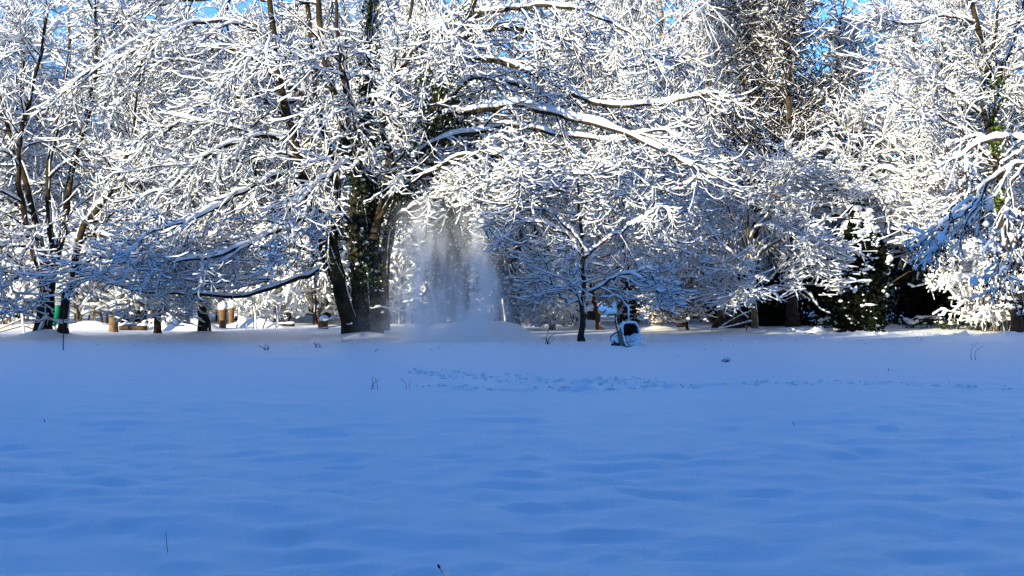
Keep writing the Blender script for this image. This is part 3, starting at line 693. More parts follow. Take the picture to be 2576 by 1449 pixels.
for a in (
    (0, 20, 53, 1.7, 0.0, 'snow-loaded shrub behind the white fence rails'), (1, 205, 52, 1.5, 1.0, 'bright snow-loaded shrub right of the thin black rod'),
    (0, 285, 53, 1.8, 2.0, 'bright snow-loaded shrub behind the weathered stump'), (1, 350, 56, 1.5, 3.0, 'snow-loaded shrub behind the white folding chair'),
    (0, 450, 56, 1.9, 4.0, 'snow-loaded shrub above the smooth snow mound'), (0, 640, 52.5, 0.62, 5.0, 'small sunlit snowy shrub among the upright sticks'),
    (1, 560, 58, 1.5, 0.7, 'snowy shrub behind the cut orange stump'), (1, 700, 57, 1.4, 1.7, 'shaded snowy shrub beneath the long low limb'),
    (0, 800, 56, 1.6, 2.7, 'shaded snowy shrub left of the big tree foot'), (1, 1000, 57, 1.5, 3.7, 'snowy shrub right behind the big tree foot'),
    (1, 1290, 50, 1.0, 4.7, 'cream-lit snowy shrub left of the sapling'), (0, 1390, 48.5, 0.9, 5.7, 'cream-lit low snowy shrub touching the sapling trunk'),
    (0, 1450, 56, 1.5, 0.4, 'snowy shrub behind the sapling'), (1, 1560, 59, 1.4, 1.2, 'snowy shrub behind the barrow handles'),
    (0, 1700, 60, 1.7, 2.2, 'snowy shrub behind the brown-leaved small tree'), (1, 1790, 62, 1.4, 3.2, 'snowy shrub beyond the dark root plate'),
    (1, 2500, 47.2, 1.1, 4.2, 'sunlit snow-loaded shrub overhanging the black thicket'), (1, 2535, 46.8, 1.2, 5.2, 'sunlit snow-loaded shrub behind the hanging seed clusters'),
    (0, 2575, 47.5, 1.2, 0.2, 'snow-loaded shrub at the right edge above the brown trunk'), (0, 2335, 54, 2.1, 1.9, 'snow-loaded shrub top right of the evergreen column'),
    (1, 100, 62, 1.3, 2.9, 'far snowy shrub seen between the left stems'), (1, 900, 66, 1.4, 0.9, 'far snowy shrub left of the ivy-covered dark tree'), (0, 1180, 60, 1.4, 3.9, 'far snowy shrub behind the powder cloud')):
    place_bush(*a)
far = [(-100, 78), (60, 82), (230, 80), (400, 84), (560, 80), (730, 84), (880, 82), (1060, 84), (1230, 80), (1400, 84), (1570, 82), (1740, 84), (1900, 80), (2060, 84), (2240, 82), (2420, 84), (2620, 80)]
ORD = 'first second third fourth fifth sixth seventh eighth ninth tenth eleventh twelfth thirteenth fourteenth fifteenth sixteenth seventeenth'.split()
for i, (px, Df) in enumerate(far):
    place_bush(i % 2, px, Df, 2.0, i * 1.3, 'distant pale snowy bush, %s counted from the left along the end of the view' % ORD[i], 'distant bushes closing the view', 2.6)

# --- leaning tree at the right edge, with bright ivy patches
rng = np.random.default_rng(101); D = 45.3
b0 = on_ground(2566, D)
stems = [(PW([(2570, 842), (2545, 700), (2520, 520), (2502, 320), (2490, 190), (2455, 60), (2436, -50)], D, D), 0.26, 0.07),
         (PW([(2502, 300), (2530, 150), (2570, 40), (2590, -50)], D, D + 1), 0.12, 0.05), (PW([(2510, 400), (2470, 250), (2500, 100), (2520, -40)], D, D - 1), 0.10, 0.04)]
limbs = [(PW([(2495, 300), (2420, 250), (2330, 190), (2240, 160)], D, D - 1), 0.06, 0.02), (PW([(2510, 430), (2430, 340), (2360, 290), (2300, 270)], D, D - 1.5), 0.06, 0.02),
         (PW([(2520, 520), (2450, 440), (2400, 370), (2370, 300)], D, D - 0.5), 0.05, 0.02), (PW([(2515, 480), (2440, 480), (2380, 540), (2350, 600)], D, D - 1), 0.05, 0.02),
         (PW([(2460, 60), (2380, 40), (2300, 60), (2230, 50)], D, D - 1), 0.05, 0.02)]
LV_RIGHT = fine(LV_MAPLE, k=[9, 6, 4], length=[1.8, 1.0, 0.5], grav=[-0.01, -0.03, -0.1], tip=[0.04, 0.1, 0.2], rmin=[0.016, 0.011, 0.008])
rt = build_tree('maple_tree', 'leaning tree at the right edge with bright green ivy patches on its stem', 'tree', None, b0, stems, LV_RIGHT, rng, M['lichen'], M['paletwig'], limbs, floor=1.2)
for y0, y1 in ((190, 260), (300, 380), (440, 510)):
    ivy_on(rt, b0, PW([(2500, y0), (2506, (y0 + y1) / 2), (2510, y1)], D - 0.15, D - 0.15), 0.24, 420, rng, 'ivylight', 0.11, 0.5, 0.06)

# --- near ash bough reaching in from beyond the right edge, hung with dark seed bunches
rng = np.random.default_rng(111); D = 33.0
b0 = on_ground(2800, D)
limbs = [(PW([(2790, 480), (2680, 420), (2580, 412), (2510, 440), (2460, 500), (2425, 570)], D, D - 0.5), 0.09, 0.02),
         (PW([(2790, 380), (2680, 340), (2560, 350), (2470, 360), (2400, 400)], D, D + 0.5), 0.08, 0.02),
         (PW([(2580, 412), (2540, 470), (2530, 560), (2510, 640)], D - 0.2, D - 0.8), 0.05, 0.018),
         (PW([(2790, 560), (2680, 540), (2600, 560), (2550, 640), (2530, 700)], D, D - 0.8), 0.07, 0.02),
         (PW([(2460, 500), (2420, 540), (2380, 560), (2360, 600)], D - 0.4, D - 0.4), 0.03, 0.015)]
LV_ASH = [
    dict(k=7, t0=0.3, t1=1.0, ang=42, flat=0.3, length=0.9, fall=0.2, lj=0.3, rr=0.5, rmin=0.014, rmax=0.025, n=6, wob=0.1, curl=0.08, grav=-0.18, tip=0.02, taper=0.6, sides=4, terminal=0.6, snow=dict(h=0.085, w=0.045, n=10, m=5, gap=0.2, steep=0.3)),
    dict(k=5, t0=0.2, t1=1.0, ang=45, flat=0.2, length=0.5, fall=0.2, lj=0.3, rr=0.7, rmin=0.010, rmax=0.014, n=4, wob=0.1, curl=0.1, grav=-0.25, tip=-0.1, taper=0.7, sides=3, snow=dict(h=0.08, w=0.042, n=6, m=5, gap=0.25, steep=0.35)),
]
def seed_bunches(root, origin, P, R, rng):
    B = len(P); k = rng.permutation(B)[:int(B * 0.6)]
    tip = P[k, -1]; n = 34
    C = (tip[:, None, :] + rng.normal(0, 1, (len(k), n, 3)) * np.array((0.05, 0.05, 0.12)) - np.array((0, 0, 0.14))).reshape(-1, 3)
    mb = MB(); leaves(mb, C, 0.055, rng, 1.5); o = mb.build('seed_bunches', M['seed'], root, origin, smooth=False); o['kind'] = 'stuff'
    sb = MB(); blobs(sb, tip + np.array((0, 0, 0.0)), 0.043 * np.exp(rng.normal(0, 0.4, len(k))), rng, 1.6, 0.2, (OV1, OF1), 0.2); sb.build('snow', M['snow'], o, origin)['kind'] = 'stuff'
build_tree('ash_tree', 'near blue-shaded bough hung with dark seed bunches reaching in from the right edge', 'tree', None, b0,
    [(PW([(2800, 880), (2800, 600), (2790, 300), (2800, 0)], D, D), 0.2, 0.1)], LV_ASH, rng, M['bark'], M['twig'], limbs, floor=0.9, snow_scale=1.15, extra=seed_bunches)

# --- smaller trunks under the canopy
rng = np.random.default_rng(121)
LV_SMALL = fine(LV_MAPLE, k=[8, 6, 3], length=[1.6, 0.8, 0.45], t0=[0.5, 0.1, 0.1])
build_tree('hornbeam_tree', 'dark frosted trunk standing between the snow mound and the orange stump', 'tree', None, on_ground(513, 42.3),
    [(PW([(516, 850), (512, 790), (510, 740), (500, 620), (480, 480)], 42.3, 42.3), 0.23, 0.06)], LV_SMALL, rng, M['bark'], M['twig'], floor=1.4)
q = build_tree('maple_tree', 'black ivy-crusted trunk just behind the barrow handles', 'tree', None, on_ground(1590, 52),
    [(PW([(1594, 826), (1588, 760), (1580, 700), (1572, 600), (1565, 450)], 52, 52), 0.2, 0.06)], LV_SMALL, rng, M['bark'], M['twig'], floor=1.6)
ivy_on(q, on_ground(1590, 52), PW([(1592, 812), (1588, 760), (1578, 690)], 52, 52), 0.3, 900, rng, dabs=0.25)
build_tree('maple_tree', 'thin reddish-brown leaning trunk between sapling and barrow', 'tree', None, on_ground(1507, 49),
    [(PW([(1509, 832), (1502, 790), (1492, 745), (1480, 650)], 49, 49), 0.13, 0.05)], LV_SMALL, rng, M['brownbark'], M['twig'], floor=1.6)
build_tree('oak_sapling', 'small crooked tree with rusty dead leaves right of the wheelbarrow', 'tree', None, on_ground(1727, 48),
    [(PW([(1733, 834), (1726, 800), (1732, 760), (1742, 700)], 48, 48), 0.07, 0.025)], fine(LV_MAPLE, k=[7, 5, 3], length=[0.8, 0.5, 0.3], rmax=[0.02, 0.012, 0.01]), rng, M['bark'], M['twig'],
    [(PW([(1727, 806), (1695, 780), (1660, 758)], 48, 47.5), 0.04, 0.015), (PW([(1727, 812), (1700, 812), (1670, 806)], 48, 47), 0.04, 0.015)], floor=0.35, extra=dead_leaves(900, 0.10, 0.15, blob=0.05))
q = build_tree('ivy_tree', 'dark ivy-smothered tree behind the falling powder snow', 'tree', None, on_ground(1125, 46),
    [(PW([(1128, 835), (1128, 650), (1122, 450), (1120, 250), (1125, 100)], 46, 46), 0.25, 0.08)], fine(LV_MAPLE, k=[9, 6, 3], length=[2.0, 1.0, 0.5], t0=[0.35, 0.1, 0.1]), rng, M['bark'], M['twig'], floor=2.2)
ivy_on(q, on_ground(1125, 46), PW([(1128, 820), (1128, 650), (1122, 450), (1122, 220)], 46, 46), 0.85, 9000, rng, dabs=0.07, size=0.14)
q = build_tree('ivy_tree', 'slim ivy-covered stem left of the sapling', 'tree', None, on_ground(1275, 47),
    [(PW([(1280, 832), (1274, 740), (1268, 640), (1266, 500)], 47, 47), 0.13, 0.05)], LV_SMALL, rng, M['bark'], M['twig'], floor=1.6)
ivy_on(q, on_ground(1275, 47), PW([(1280, 825), (1274, 740), (1268, 640)], 47, 47), 0.36, 2200, rng, dabs=0.16)
print('trees', round(_t.time() - _t0, 1))

# ------------------------------------------------------------------ small things
def one_tube(mb, path, r, m=6, n=None, rng=None, lump=0.0):
    p = poly(path, n or max(len(path) * 3, 4)); r = np.broadcast_to(np.interp(np.linspace(0, 1, p.shape[1]), np.linspace(0, 1, len(np.atleast_1d(r))), np.atleast_1d(r)), p.shape[:2]) if np.ndim(r) else np.full(p.shape[:2], r)
    tube(mb, p, r, m, rng, lump)
    k = mb.n - p.shape[1] * m                                    # close both ends
    mb.f.append(np.arange(k, k + m)[None, ::-1]); mb.f.append(np.arange(mb.n - m, mb.n)[None])
    return p
def snow_line(mb, path, r, h, w, rng, n2=24, gap=0.1, steep=0.3, m=5):
    p = poly(path, n2); snow_on(mb, p, np.full(p.shape[:2], r), h, w, rng, n2, m, gap, steep)
rng = np.random.default_rng(200)

# smooth snow mound and flat-topped heap
def mound(name, label, px, D, w, dep, h, flat, rng, seed, cat='snow heap'):
    b = on_ground(px, D, 0.06); n, m = 40, 22
    u = np.linspace(-1, 1, n); v = np.linspace(-1, 1, m); U, V = np.meshgrid(u, v)
    d = np.sqrt(U ** 2 + V ** 2); k = np.clip((1 - d) / (1 - flat), 0, 1); k = k * k * (3 - 2 * k)
    z = h * k * (0.82 + 0.36 * vnoise(U * 2.1 + 5, V * 2.1, seed)) + 0.12 * h * (vnoise(U * 9, V * 7, seed + 1) - 0.5) * k + 0.06 * h * (vnoise(U * 19, V * 13, seed + 2) - 0.5) * k
    verts = np.stack([U * w / 2, V * dep / 2, z], -1).reshape(-1, 3)
    i = (np.arange(m - 1)[:, None] * n + np.arange(n - 1)[None]).ravel()
    o = link(name, make_mesh(name, verts, np.stack([i, i + 1, i + n + 1, i + n], 1), True, M['ground']), None, tuple(b))
    return tag(o, label, cat)
mound('snow_mound', 'smooth sunlit snow mound between the forked post and the frosted trunk', 460, 47.5, 3.6, 2.6, 0.92, 0.05, rng, 301)
heap = mound('snow_heap', 'flat-topped grey snow heap at the foot of the falling powder', 1190, 39.2, 5.4, 2.6, 0.56, 0.35, rng, 303)
mound('snow_bank', 'low sunlit snow bank between weathered stump and left stems', 225, 48.5, 3.6, 1.2, 0.30, 0.2, rng, 305)
mound('snow_bank', 'low ridge of shoved snow at the hazel trunk foot', 2010, 46.5, 3.4, 1.0, 0.24, 0.2, rng, 307)
mound('snow_bank', 'small peaked lump of snow in front of the black thicket', 2055, 46.0, 1.0, 0.7, 0.36, 0.0, rng, 309)
mound('snow_bank', 'sunlit lumpy snow bank under the upright sticks', 640, 50.5, 3.4, 1.3, 0.42, 0.15, rng, 311)
mound('snow_bank', 'rounded snow lump behind the leaning reddish trunk', 1480, 50.5, 2.2, 1.2, 0.45, 0.15, rng, 313)

def stump(name, label, px, D, h, r0, r1, mat, rng, cap=0.16, lean=(0, 0), fork=None, cat='stump', capw=1.25):
    b = on_ground(px, D, 0.08); root = thing(name, label, cat, tuple(b))
    n, m = 8, 12; z = np.linspace(0, h, n); a = np.arange(m) * 2 * math.pi / m
    v = []
    for k in range(n):
        t = z[k] / h; r = r0 + (r1 - r0) * t + 0.25 * r0 * math.exp(-t * 9)
        rr = r * (1 + 0.08 * np.sin(a * 3 + k * 0.35) + rng.normal(0, 0.03, m))
        zz = z[k] + (0.07 * np.sin(a * 1.0 + 1.3) + rng.normal(0, 0.02, m) if k == n - 1 else 0)
        v.append(np.stack([lean[0] * z[k] + rr * np.cos(a), lean[1] * z[k] + rr * np.sin(a), zz + 0 * a], 1))
    q = strip_faces(1, n, m)
    mb = MB(); mb.add(np.concatenate(v), q); mb.f.append(np.arange((n - 1) * m, n * m)[None]); mb.build('log', mat, root)
    top = np.array((lean[0] * h, lean[1] * h, h))
    if fork:
        for path, ra in fork:
            fb = MB(); one_tube(fb, [np.array(p, float) for p in path], [ra, ra * 0.75], 7, 8, rng, 0.05); br = fb.build('branch', mat, root)
            sb = MB(); snow_line(sb, [np.array(p, float) for p in path], ra, 0.13, 0.07, rng, 14); sb.build('snow', M['snow'], br)
    sb = MB(); blobs(sb, (top + np.array((0, 0, cap * 0.35)))[None], np.array([r1 * capw]), rng, cap / (r1 * capw), 0.08, (OV2, OF2), 0.05); sb.build('snow_cap', M['snow'], root)
    return root
stump('tree_stump', 'weathered brown stump with a snow cap left of the folding chair', 285, 44.8, 0.95, 0.17, 0.15, M['stumpwood'], rng, 0.22)
stump('forked_post', 'forked orange-brown post with a raised side branch by the snow mound', 396, 43.8, 1.05, 0.14, 0.11, M['brownbark'], rng, 0.13, fork=[([(0, 0, 0.72), (-0.25, -0.05, 0.95), (-0.75, -0.1, 1.22)], 0.075), ([(0.02, 0, 0.88), (0.15, 0.02, 1.02), (0.24, 0.02, 1.12)], 0.06)], cat='post')
stump('tree_stump', 'cut orange stump lit by the sun under a thick snow cap', 560, 49.3, 0.85, 0.13, 0.15, M['cutwood'], rng, 0.24, cat='stump')
stump('tree_stump', 'narrow orange stump just behind the sunlit cut stump', 582, 51.5, 0.9, 0.12, 0.11, M['cutwood'], rng, 0.16)
stump('tree_stump', 'thin orange post stump left of the big tree foot', 803, 50.0, 0.95, 0.055, 0.05, M['cutwood'], rng, 0.1)
stump('tree_stump', 'short orange stump beside the thin post left of the big tree', 815, 49.0, 0.45, 0.16, 0.15, M['cutwood'], rng, 0.14)
stump('tree_stump', 'yellow-cut stump with a square snow cap behind the rusty-leaved sapling', 1712, 52.0, 0.75, 0.14, 0.14, M['cutwood'], rng, 0.28)
stump('tree_stump', 'big dark root plate left of the hazel trunk', 1832, 51.0, 1.15, 0.62, 0.42, M['bark'], rng, 0.12, capw=0.9)
stump('tree_stump', 'dark short stump behind the leaning reddish trunk', 1488, 53.0, 0.8, 0.22, 0.18, M['bark'], rng, 0.16)
stump('leaning_stump', 'brown leaning trunk foot at the right picture edge', 2562, 44.9, 0.9, 0.24, 0.16, M['brownbark'], rng, 0.1, (-0.14, 0))

# upright snowy sticks
for px0, y0, px1, y1, D, r, lab in ((594, 827, 600, 772, 49, 0.035, 'thin dark stick leaning right with snow on its left side'), (640, 820, 635, 770, 49, 0.05, 'thick snow-plastered stick between the thin leaning sticks'),
                                     (659, 816, 675, 775, 49.5, 0.04, 'snow-plastered stick leaning right beside the thick one'), (618, 830, 617, 786, 47.5, 0.015, 'thin upright cane before the sticks'),
                                     (695, 812, 693, 770, 49, 0.04, 'dark upright stick at the end of the row of sticks'), (1268, 812, 1258, 752, 44.5, 0.06, 'snow-plastered post stub right of the flat-topped heap')):
    b = W(px0, y0, D); b[2] = gz1(b[0], b[1]) - 0.05; t = W(px1, y1, D)
    root = thing('upright_stick', lab, 'stick', tuple(b), 'upright sticks')
    path = [np.zeros(3), (t - b) * 0.5 + np.array((0.03, 0, 0)), t - b]
    mb = MB(); one_tube(mb, path, [r, r * 0.8], 6, 7, rng, 0.08); mb.build('stick', M['bark'], root)
    sb = MB(); snow_line(sb, path, r, 0.11, 0.06, rng, 14, 0.05, 0.6); sb.build('snow', M['snow'], root)

# folding chair
M['white'] = plain('white_paint', (0.72, 0.72, 0.72), 0.5, 0.4)
D = 47.0; b = on_ground(390, D, 0.04)
ch = thing('folding_chair', 'white framed folding chair standing in snow before dark brush', 'chair', tuple(b))
for sx in (-1, 1):
    mb = MB(); one_tube(mb, [np.array((sx * 0.24, -0.16, 0)), np.array((sx * 0.20, -0.02, 0.36)), np.array((sx * 0.14, 0.10, 0.74))], 0.022, 6, 6); mb.build('back_post', M['white'], ch)
    mb = MB(); one_tube(mb, [np.array((sx * 0.24, 0.20, 0)), np.array((sx * 0.21, 0.02, 0.34)), np.array((sx * 0.20, -0.12, 0.37))], 0.02, 6, 6); mb.build('leg', M['white'], ch)
mb = MB(); one_tube(mb, [np.array((-0.14, 0.10, 0.74)), np.array((0, 0.11, 0.755)), np.array((0.14, 0.10, 0.74))], 0.022, 6, 6); mb.build('top_rail', M['white'], ch)
mb = MB(); blobs(mb, np.array([[0, -0.02, 0.36]]), np.array([0.22]), rng, 0.09, 0.0, (OV2, OF2), 0.0); seat = mb.build('seat', M['white'], ch)
mb = MB(); blobs(mb, np.array([[0, -0.02, 0.42]]), np.array([0.22]), rng, 0.35, 0.05, (OV2, OF2), 0.05); mb.build('snow', M['snow'], seat)

# green sheet and pink pole by the left stems
M['green'] = plain('green_plastic', (0.0, 0.19, 0.085), 0.4, 0.5, scale=4, col2=(0.0, 0.24, 0.11))
M['pink'] = plain('faded_pink_paint', (0.62, 0.20, 0.19), 0.6, 0.3)
D = 43.2; b = on_ground(128, D, 0.05)
v = []
for i in range(9):
    t = i / 8; zc = 0.02 + 1.02 * t; xc = -0.16 + 0.30 * t ** 1.4; wd = 0.05 + 0.19 * math.sin(math.pi * min(t * 0.9 + 0.08, 1)) ** 0.8
    for s in (-1, -0.33, 0.33, 1): v.append((xc + s * wd, 0.08 * s * s + 0.25 * t, zc))
v = np.array(v); v2 = v + np.array((0, 0.03, 0))
mb = MB(); q = []
for i in range(8):
    for j in range(3): q.append((i * 4 + j, i * 4 + j + 1, i * 4 + j + 5, i * 4 + j + 4))
q = np.array(q); e = [(a, a + 4, a + 40, a + 36) for a in range(0, 32, 4)] + [(a + 7, a + 3, a + 39, a + 43) for a in range(0, 32, 4)] + [(32, 33, 69, 68), (33, 34, 70, 69), (34, 35, 71, 70)]
mb.add(np.concatenate([v, v2]), q, q[:, ::-1] + 36, np.array(e))
root = thing('boat_hull', 'green plastic hull end leaning behind the left stems', 'boat', tuple(b)); mb.build('hull', M['green'], root)
sb = MB(); blobs(sb, np.array([[-0.1, -0.05, 0.1], [0.05, -0.02, 0.06], [-0.2, 0.0, 0.05]]), np.array([0.22, 0.25, 0.18]), rng, 1.0, 0.08, (OV2, OF2)); sb.build('snow_drift', M['snow'], root)
b = on_ground(166, 44.5, 0.05); mb = MB(); one_tube(mb, [np.array((0.1, 0, 0)), np.array((0.0, 0, 0.45)), np.array((-0.16, 0, 0.98))], 0.035, 6, 6)
o = mb.build('leaning_pole', M['pink']); o.location = b; tag(o, 'faded pink pole leaning beside the left stems', 'pole')

# electric-fence rod and cords
M['black'] = plain('black_plastic', (0.012, 0.012, 0.014), 0.5, 0.3)
M['cord'] = plain('blue_white_cord', (0.35, 0.42, 0.50), 0.7, 0.2)
b = on_ground(159, 31.6, 0.05); root = thing('fence_rod', 'thin black fence rod standing in the snow before the left stems', 'fence rod', tuple(b))
mb = MB(); one_tube(mb, [np.array((0, 0, 0)), np.array((0.004, 0, 0.7)), np.array((0.012, 0, 1.42))], 0.013, 6, 6); mb.build('rod', M['black'], root)
mb = MB(); one_tube(mb, [np.array((-0.02, 0, 0.55)), np.array((0.05, 0.02, 0.56)), np.array((0.10, 0.02, 0.54))], 0.012, 5, 5); mb.build('hook', M['black'], root)
def cord(path, lab, r=0.012, snow=True, cat='cord', n=20, mat='cord'):
    o0 = np.array(path[0]); root = thing('rope', lab, cat, tuple(o0), 'fence cords between posts and trunks')
    pp = [np.array(p) - o0 for p in path]
    mb = MB(); one_tube(mb, pp, r, 4, n); mb.build('cord', M[mat], root)
    if snow:
        sb = MB(); snow_line(sb, pp, r, 0.055, 0.028, rng, n * 2, 0.25, 0.6); sb.build('snow', M['snow'], root)
cord(PW([(955, 772), (900, 783), (850, 797), (815, 808)], 39.6, 45), 'snow-coated cord sloping left from the big trunk', 0.014)
cord(PW([(955, 772), (1000, 781), (1060, 792)], 39.6, 42), 'snow-coated cord sloping right from the big trunk into the powder', 0.010)
cord(PW([(885, 815), (840, 822), (800, 828)], 39.6, 43), 'low snow-coated cord at the foot of the big tree', 0.010)
cord(PW([(285, 795), (310, 806), (340, 815), (372, 806), (396, 796)], 44.6, 43.6), 'sagging snow-laden cord between weathered stump and forked post', 0.012)
cord(PW([(396, 797), (410, 805), (425, 815)], 43.6, 45), 'short snowy cord running down to the snow mound', 0.012)
cord(PW([(100, 808), (160, 802), (220, 812), (285, 818)], 40, 44.6), 'thin bluish cord stretched from left stems to weathered stump', 0.008, False)
cord(PW([(1810, 825), (1850, 800), (1890, 782)], 45.6, 45.8), 'upper snow-coated cord tied to the hazel trunk', 0.012)
cord(PW([(1790, 832), (1850, 818), (1890, 808)], 45.0, 45.8), 'lower snow-coated cord tied to the hazel trunk', 0.012)
b = on_ground(1880, 45.4, 0.05); mb = MB(); one_tube(mb, [np.array((-0.04, 0, 0)), np.array((0.0, 0.02, 0.4)), np.array((0.10, 0.05, 0.86))], 0.022, 6, 6); o = mb.build('slanting_cane', M['stumpwood']); o.location = b
tag(o, 'pale cane leaning on the hazel trunk', 'cane')

# white rails at the far left
b = on_ground(58, 44, 0.05); root = thing('rail_fence', 'snow-covered rail fence with one pale post at the left edge', 'fence', tuple(b))
mb = MB(); one_tube(mb, [np.array((0.03, 0, 0)), np.array((0, 0, 0.35)), np.array((-0.04, 0, 0.72))], 0.045, 6, 6); mb.build('post', M['white'], root)
for p in ([(-1.2, 0.1, 0.02), (-0.6, 0.05, 0.28), (-0.05, 0, 0.52)], [(-1.2, 0.1, -0.02), (-0.5, 0.05, 0.16), (0.02, 0, 0.30)], [(0.02, 0, 0.55), (0.5, 0.2, 0.46)], [(0.02, 0, 0.3), (0.5, 0.2, 0.1)]):
    pp = [np.array(x) for x in p]; mb = MB(); one_tube(mb, pp, 0.025, 5, 8); rl = mb.build('rail', M['stumpwood'], root)
    sb = MB(); snow_line(sb, pp, 0.025, 0.07, 0.035, rng, 16); sb.build('snow', M['snow'], rl)
# felled log with snow
for px0, px1, y0, y1, D, r, lab in ((300, 368, 822, 822, 46.5, 0.12, 'snow-topped felled log lying between stump and folding chair'), (690, 740, 812, 816, 52, 0.06, 'snow-covered fallen branch in the sunlit gap'), (2000, 2060, 832, 836, 45, 0.03, 'thin snowy stick lying before the thicket')):
    a0, a1 = W(px0, y0, D), W(px1, y1, D); z0 = gz1(a0[0], a0[1]) + r * 0.6; a0[2] = a1[2] = z0
    root = thing('fallen_log', lab, 'log', tuple(a0), None); pp = [np.zeros(3), (a1 - a0) / 2 + np.array((0, 0.1, 0.02)), a1 - a0]
    mb = MB(); one_tube(mb, pp, [r, r * 0.85], 8, 8, rng, 0.05); mb.build('wood', M['bark'], root)
    sb = MB(); snow_line(sb, pp, r, 0.14, 0.06, rng, 18, 0.02); sb.build('snow', M['snow'], root)
# bird table with a thick slab of snow
b = on_ground(608, 53.0, 0.05); root = thing('bird_table', 'thick white slab of snow on a dark bird table above the low limb', 'bird table', tuple(b))
mb = MB(); one_tube(mb, [np.array((0, 0, 0)), np.array((0.02, 0, 0.8)), np.array((0, 0, 1.42))], 0.05, 6, 6); mb.build('post', M['bark'], root)
def boxv(cx, cy, cz, sx, sy, sz, j=0.0):
    v = np.array([(x, y, z) for z in (-1, 1) for y in (-1, 1) for x in (-1, 1)], float) * np.array((sx, sy, sz)) / 2 + np.array((cx, cy, cz))
    if j: v += rng.normal(0, j, v.shape)
    f = np.array([(0, 2, 3, 1), (4, 5, 7, 6), (0, 1, 5, 4), (2, 6, 7, 3), (0, 4, 6, 2), (1, 3, 7, 5)])
    return v, f
mb = MB(); mb.add(*boxv(0, 0, 1.45, 0.62, 0.45, 0.09)); mb.build('tray', M['bark'], root, smooth=False)
v, f = boxv(0, 0, 1.62, 0.58, 0.42, 0.24, 0.02); mb = MB(); mb.add(v, f); sl = mb.build('snow', M['snow'], root)
bm = sl.modifiers.new('round', 'BEVEL'); bm.width = 0.06; bm.segments = 3

# clods of kicked-up snow along the trampled trails
C = []
for path, w, n in (([(-2.0, 24.0), (-0.6, 22.6), (1.0, 21.6), (2.6, 21.0)], 0.8, 260), ([(-1.6, 20.6), (0.0, 19.6), (2.2, 19.9), (4.2, 20.6), (6.0, 20.8), (8.0, 20.0), (9.2, 18.6)], 0.3, 240), ([(10, 44.0), (13, 44.5), (20, 42.6)], 0.8, 200), ([(-12, 37), (0, 36), (8, 37), (14, 40)], 4.0, 260)):
    xs = rng.uniform(path[0][0], path[-1][0], n); ys = np.interp(xs, [p[0] for p in path], [p[1] for p in path]) + rng.normal(0, w * 0.6, n)
    C.append(np.stack([xs, ys, ground_z(xs[:, None], ys[:, None])[:, 0] + 0.008], 1))
C = np.concatenate(C); mb = MB(); blobs(mb, C, 0.021 * np.exp(rng.normal(0, 0.5, len(C))), rng, 0.65, 0.22)
tag(mb.build('trampled_snow', M['snow']), 'crumbled clods of snow along the trampled trails', None, kind='stuff')

# ------------------------------------------------------------------ the tipped wheelbarrow
M['tub'] = plain('dull_green_steel', (0.055, 0.085, 0.075), 0.45, 0.4, scale=12, col2=(0.075, 0.10, 0.085), bump=0.1)
M['tub_dark'] = plain('black_brown_inside', (0.012, 0.010, 0.008), 0.8, 0.2, scale=15, col2=(0.05, 0.03, 0.02))  # tub inside: near black with brown mottling
M['rubber'] = plain('black_rubber', (0.015, 0.015, 0.016), 0.8, 0.2)
b = on_ground(1578, 34.2, 0.04)
wb = thing('wheelbarrow', 'dark green wheelbarrow tipped on its nose, handles up, half filled with snow', 'wheelbarrow', tuple(b))
nn = norm(np.array((0.62, -0.70, 0.22))); nh = norm(np.array((0.62, -0.70, 0.0))); tt = norm(np.cross(np.array((0, 0, 1.0)), nn)); uu = np.cross(nn, tt)      # opening direction, across, up along the tub
if tt[0] < 0: tt = -tt
def rrect(c, hw, hh, n=20, p=4.0):
    a = np.arange(n) * 2 * math.pi / n
    x = np.sign(np.cos(a)) * np.abs(np.cos(a)) ** (2 / p) * hw; y = np.sign(np.sin(a)) * np.abs(np.sin(a)) ** (2 / p) * hh
    return c[None] + x[:, None] * tt + y[:, None] * uu
cen = np.array((0.0, 0.0, 0.33))
n = 20
rings = [rrect(cen + nn * 0.13 , 0.33, 0.34), rrect(cen + nn * 0.02 - uu * 0.01, 0.295, 0.30), rrect(cen - nn * 0.16 - uu * 0.02, 0.21, 0.22)]
mb = MB(); mb.add(np.concatenate(rings), strip_faces(1, 3, n)); mb.f.append(np.arange(2 * n, 3 * n)[None]); tub = mb.build('tub', M['tub'], wb)
inner = [rrect(cen + nn * 0.128, 0.318, 0.328), rrect(cen + nn * 0.02 - uu * 0.01, 0.283, 0.288), rrect(cen - nn * 0.145 - uu * 0.02, 0.198, 0.208)]
mb = MB(); mb.add(np.concatenate(inner), strip_faces(1, 3, n)[:, ::-1]); mb.f.append(np.arange(2 * n, 3 * n)[None, ::-1]); mb.build('tub_inside', M['tub_dark'], tub)
rim = rrect(cen + nn * 0.13, 0.326, 0.336, 24); rim = np.concatenate([rim, rim[:1]])
mb = MB(); p = rim[None]; tube(mb, p, np.full(p.shape[:2], 0.014), 6); mb.build('rim', M['tub'], tub)
sb = MB(); top = [rim[i] for i in range(0, 14)]; snow_line(sb, top, 0.02, 0.085, 0.05, rng, 36, 0.05, 0.7); snow_line(sb, [rim[i] for i in range(13, 17)], 0.02, 0.05, 0.04, rng, 12, 0.05, 0.8); sb.build('snow', M['snow'], tub)
sb = MB(); C = []
for k in range(34): C.append(cen + nn * (0.04 + 0.14 * rng.random()) - uu * (0.04 + 0.30 * rng.random()) + tt * rng.normal(0.12, 0.14))
blobs(sb, np.array(C), 0.07 * np.exp(rng.normal(0, 0.35, 34)), rng, 0.85, 0.12, (OV2, OF2)); sb.build('snow_fill', M['snow'], tub)
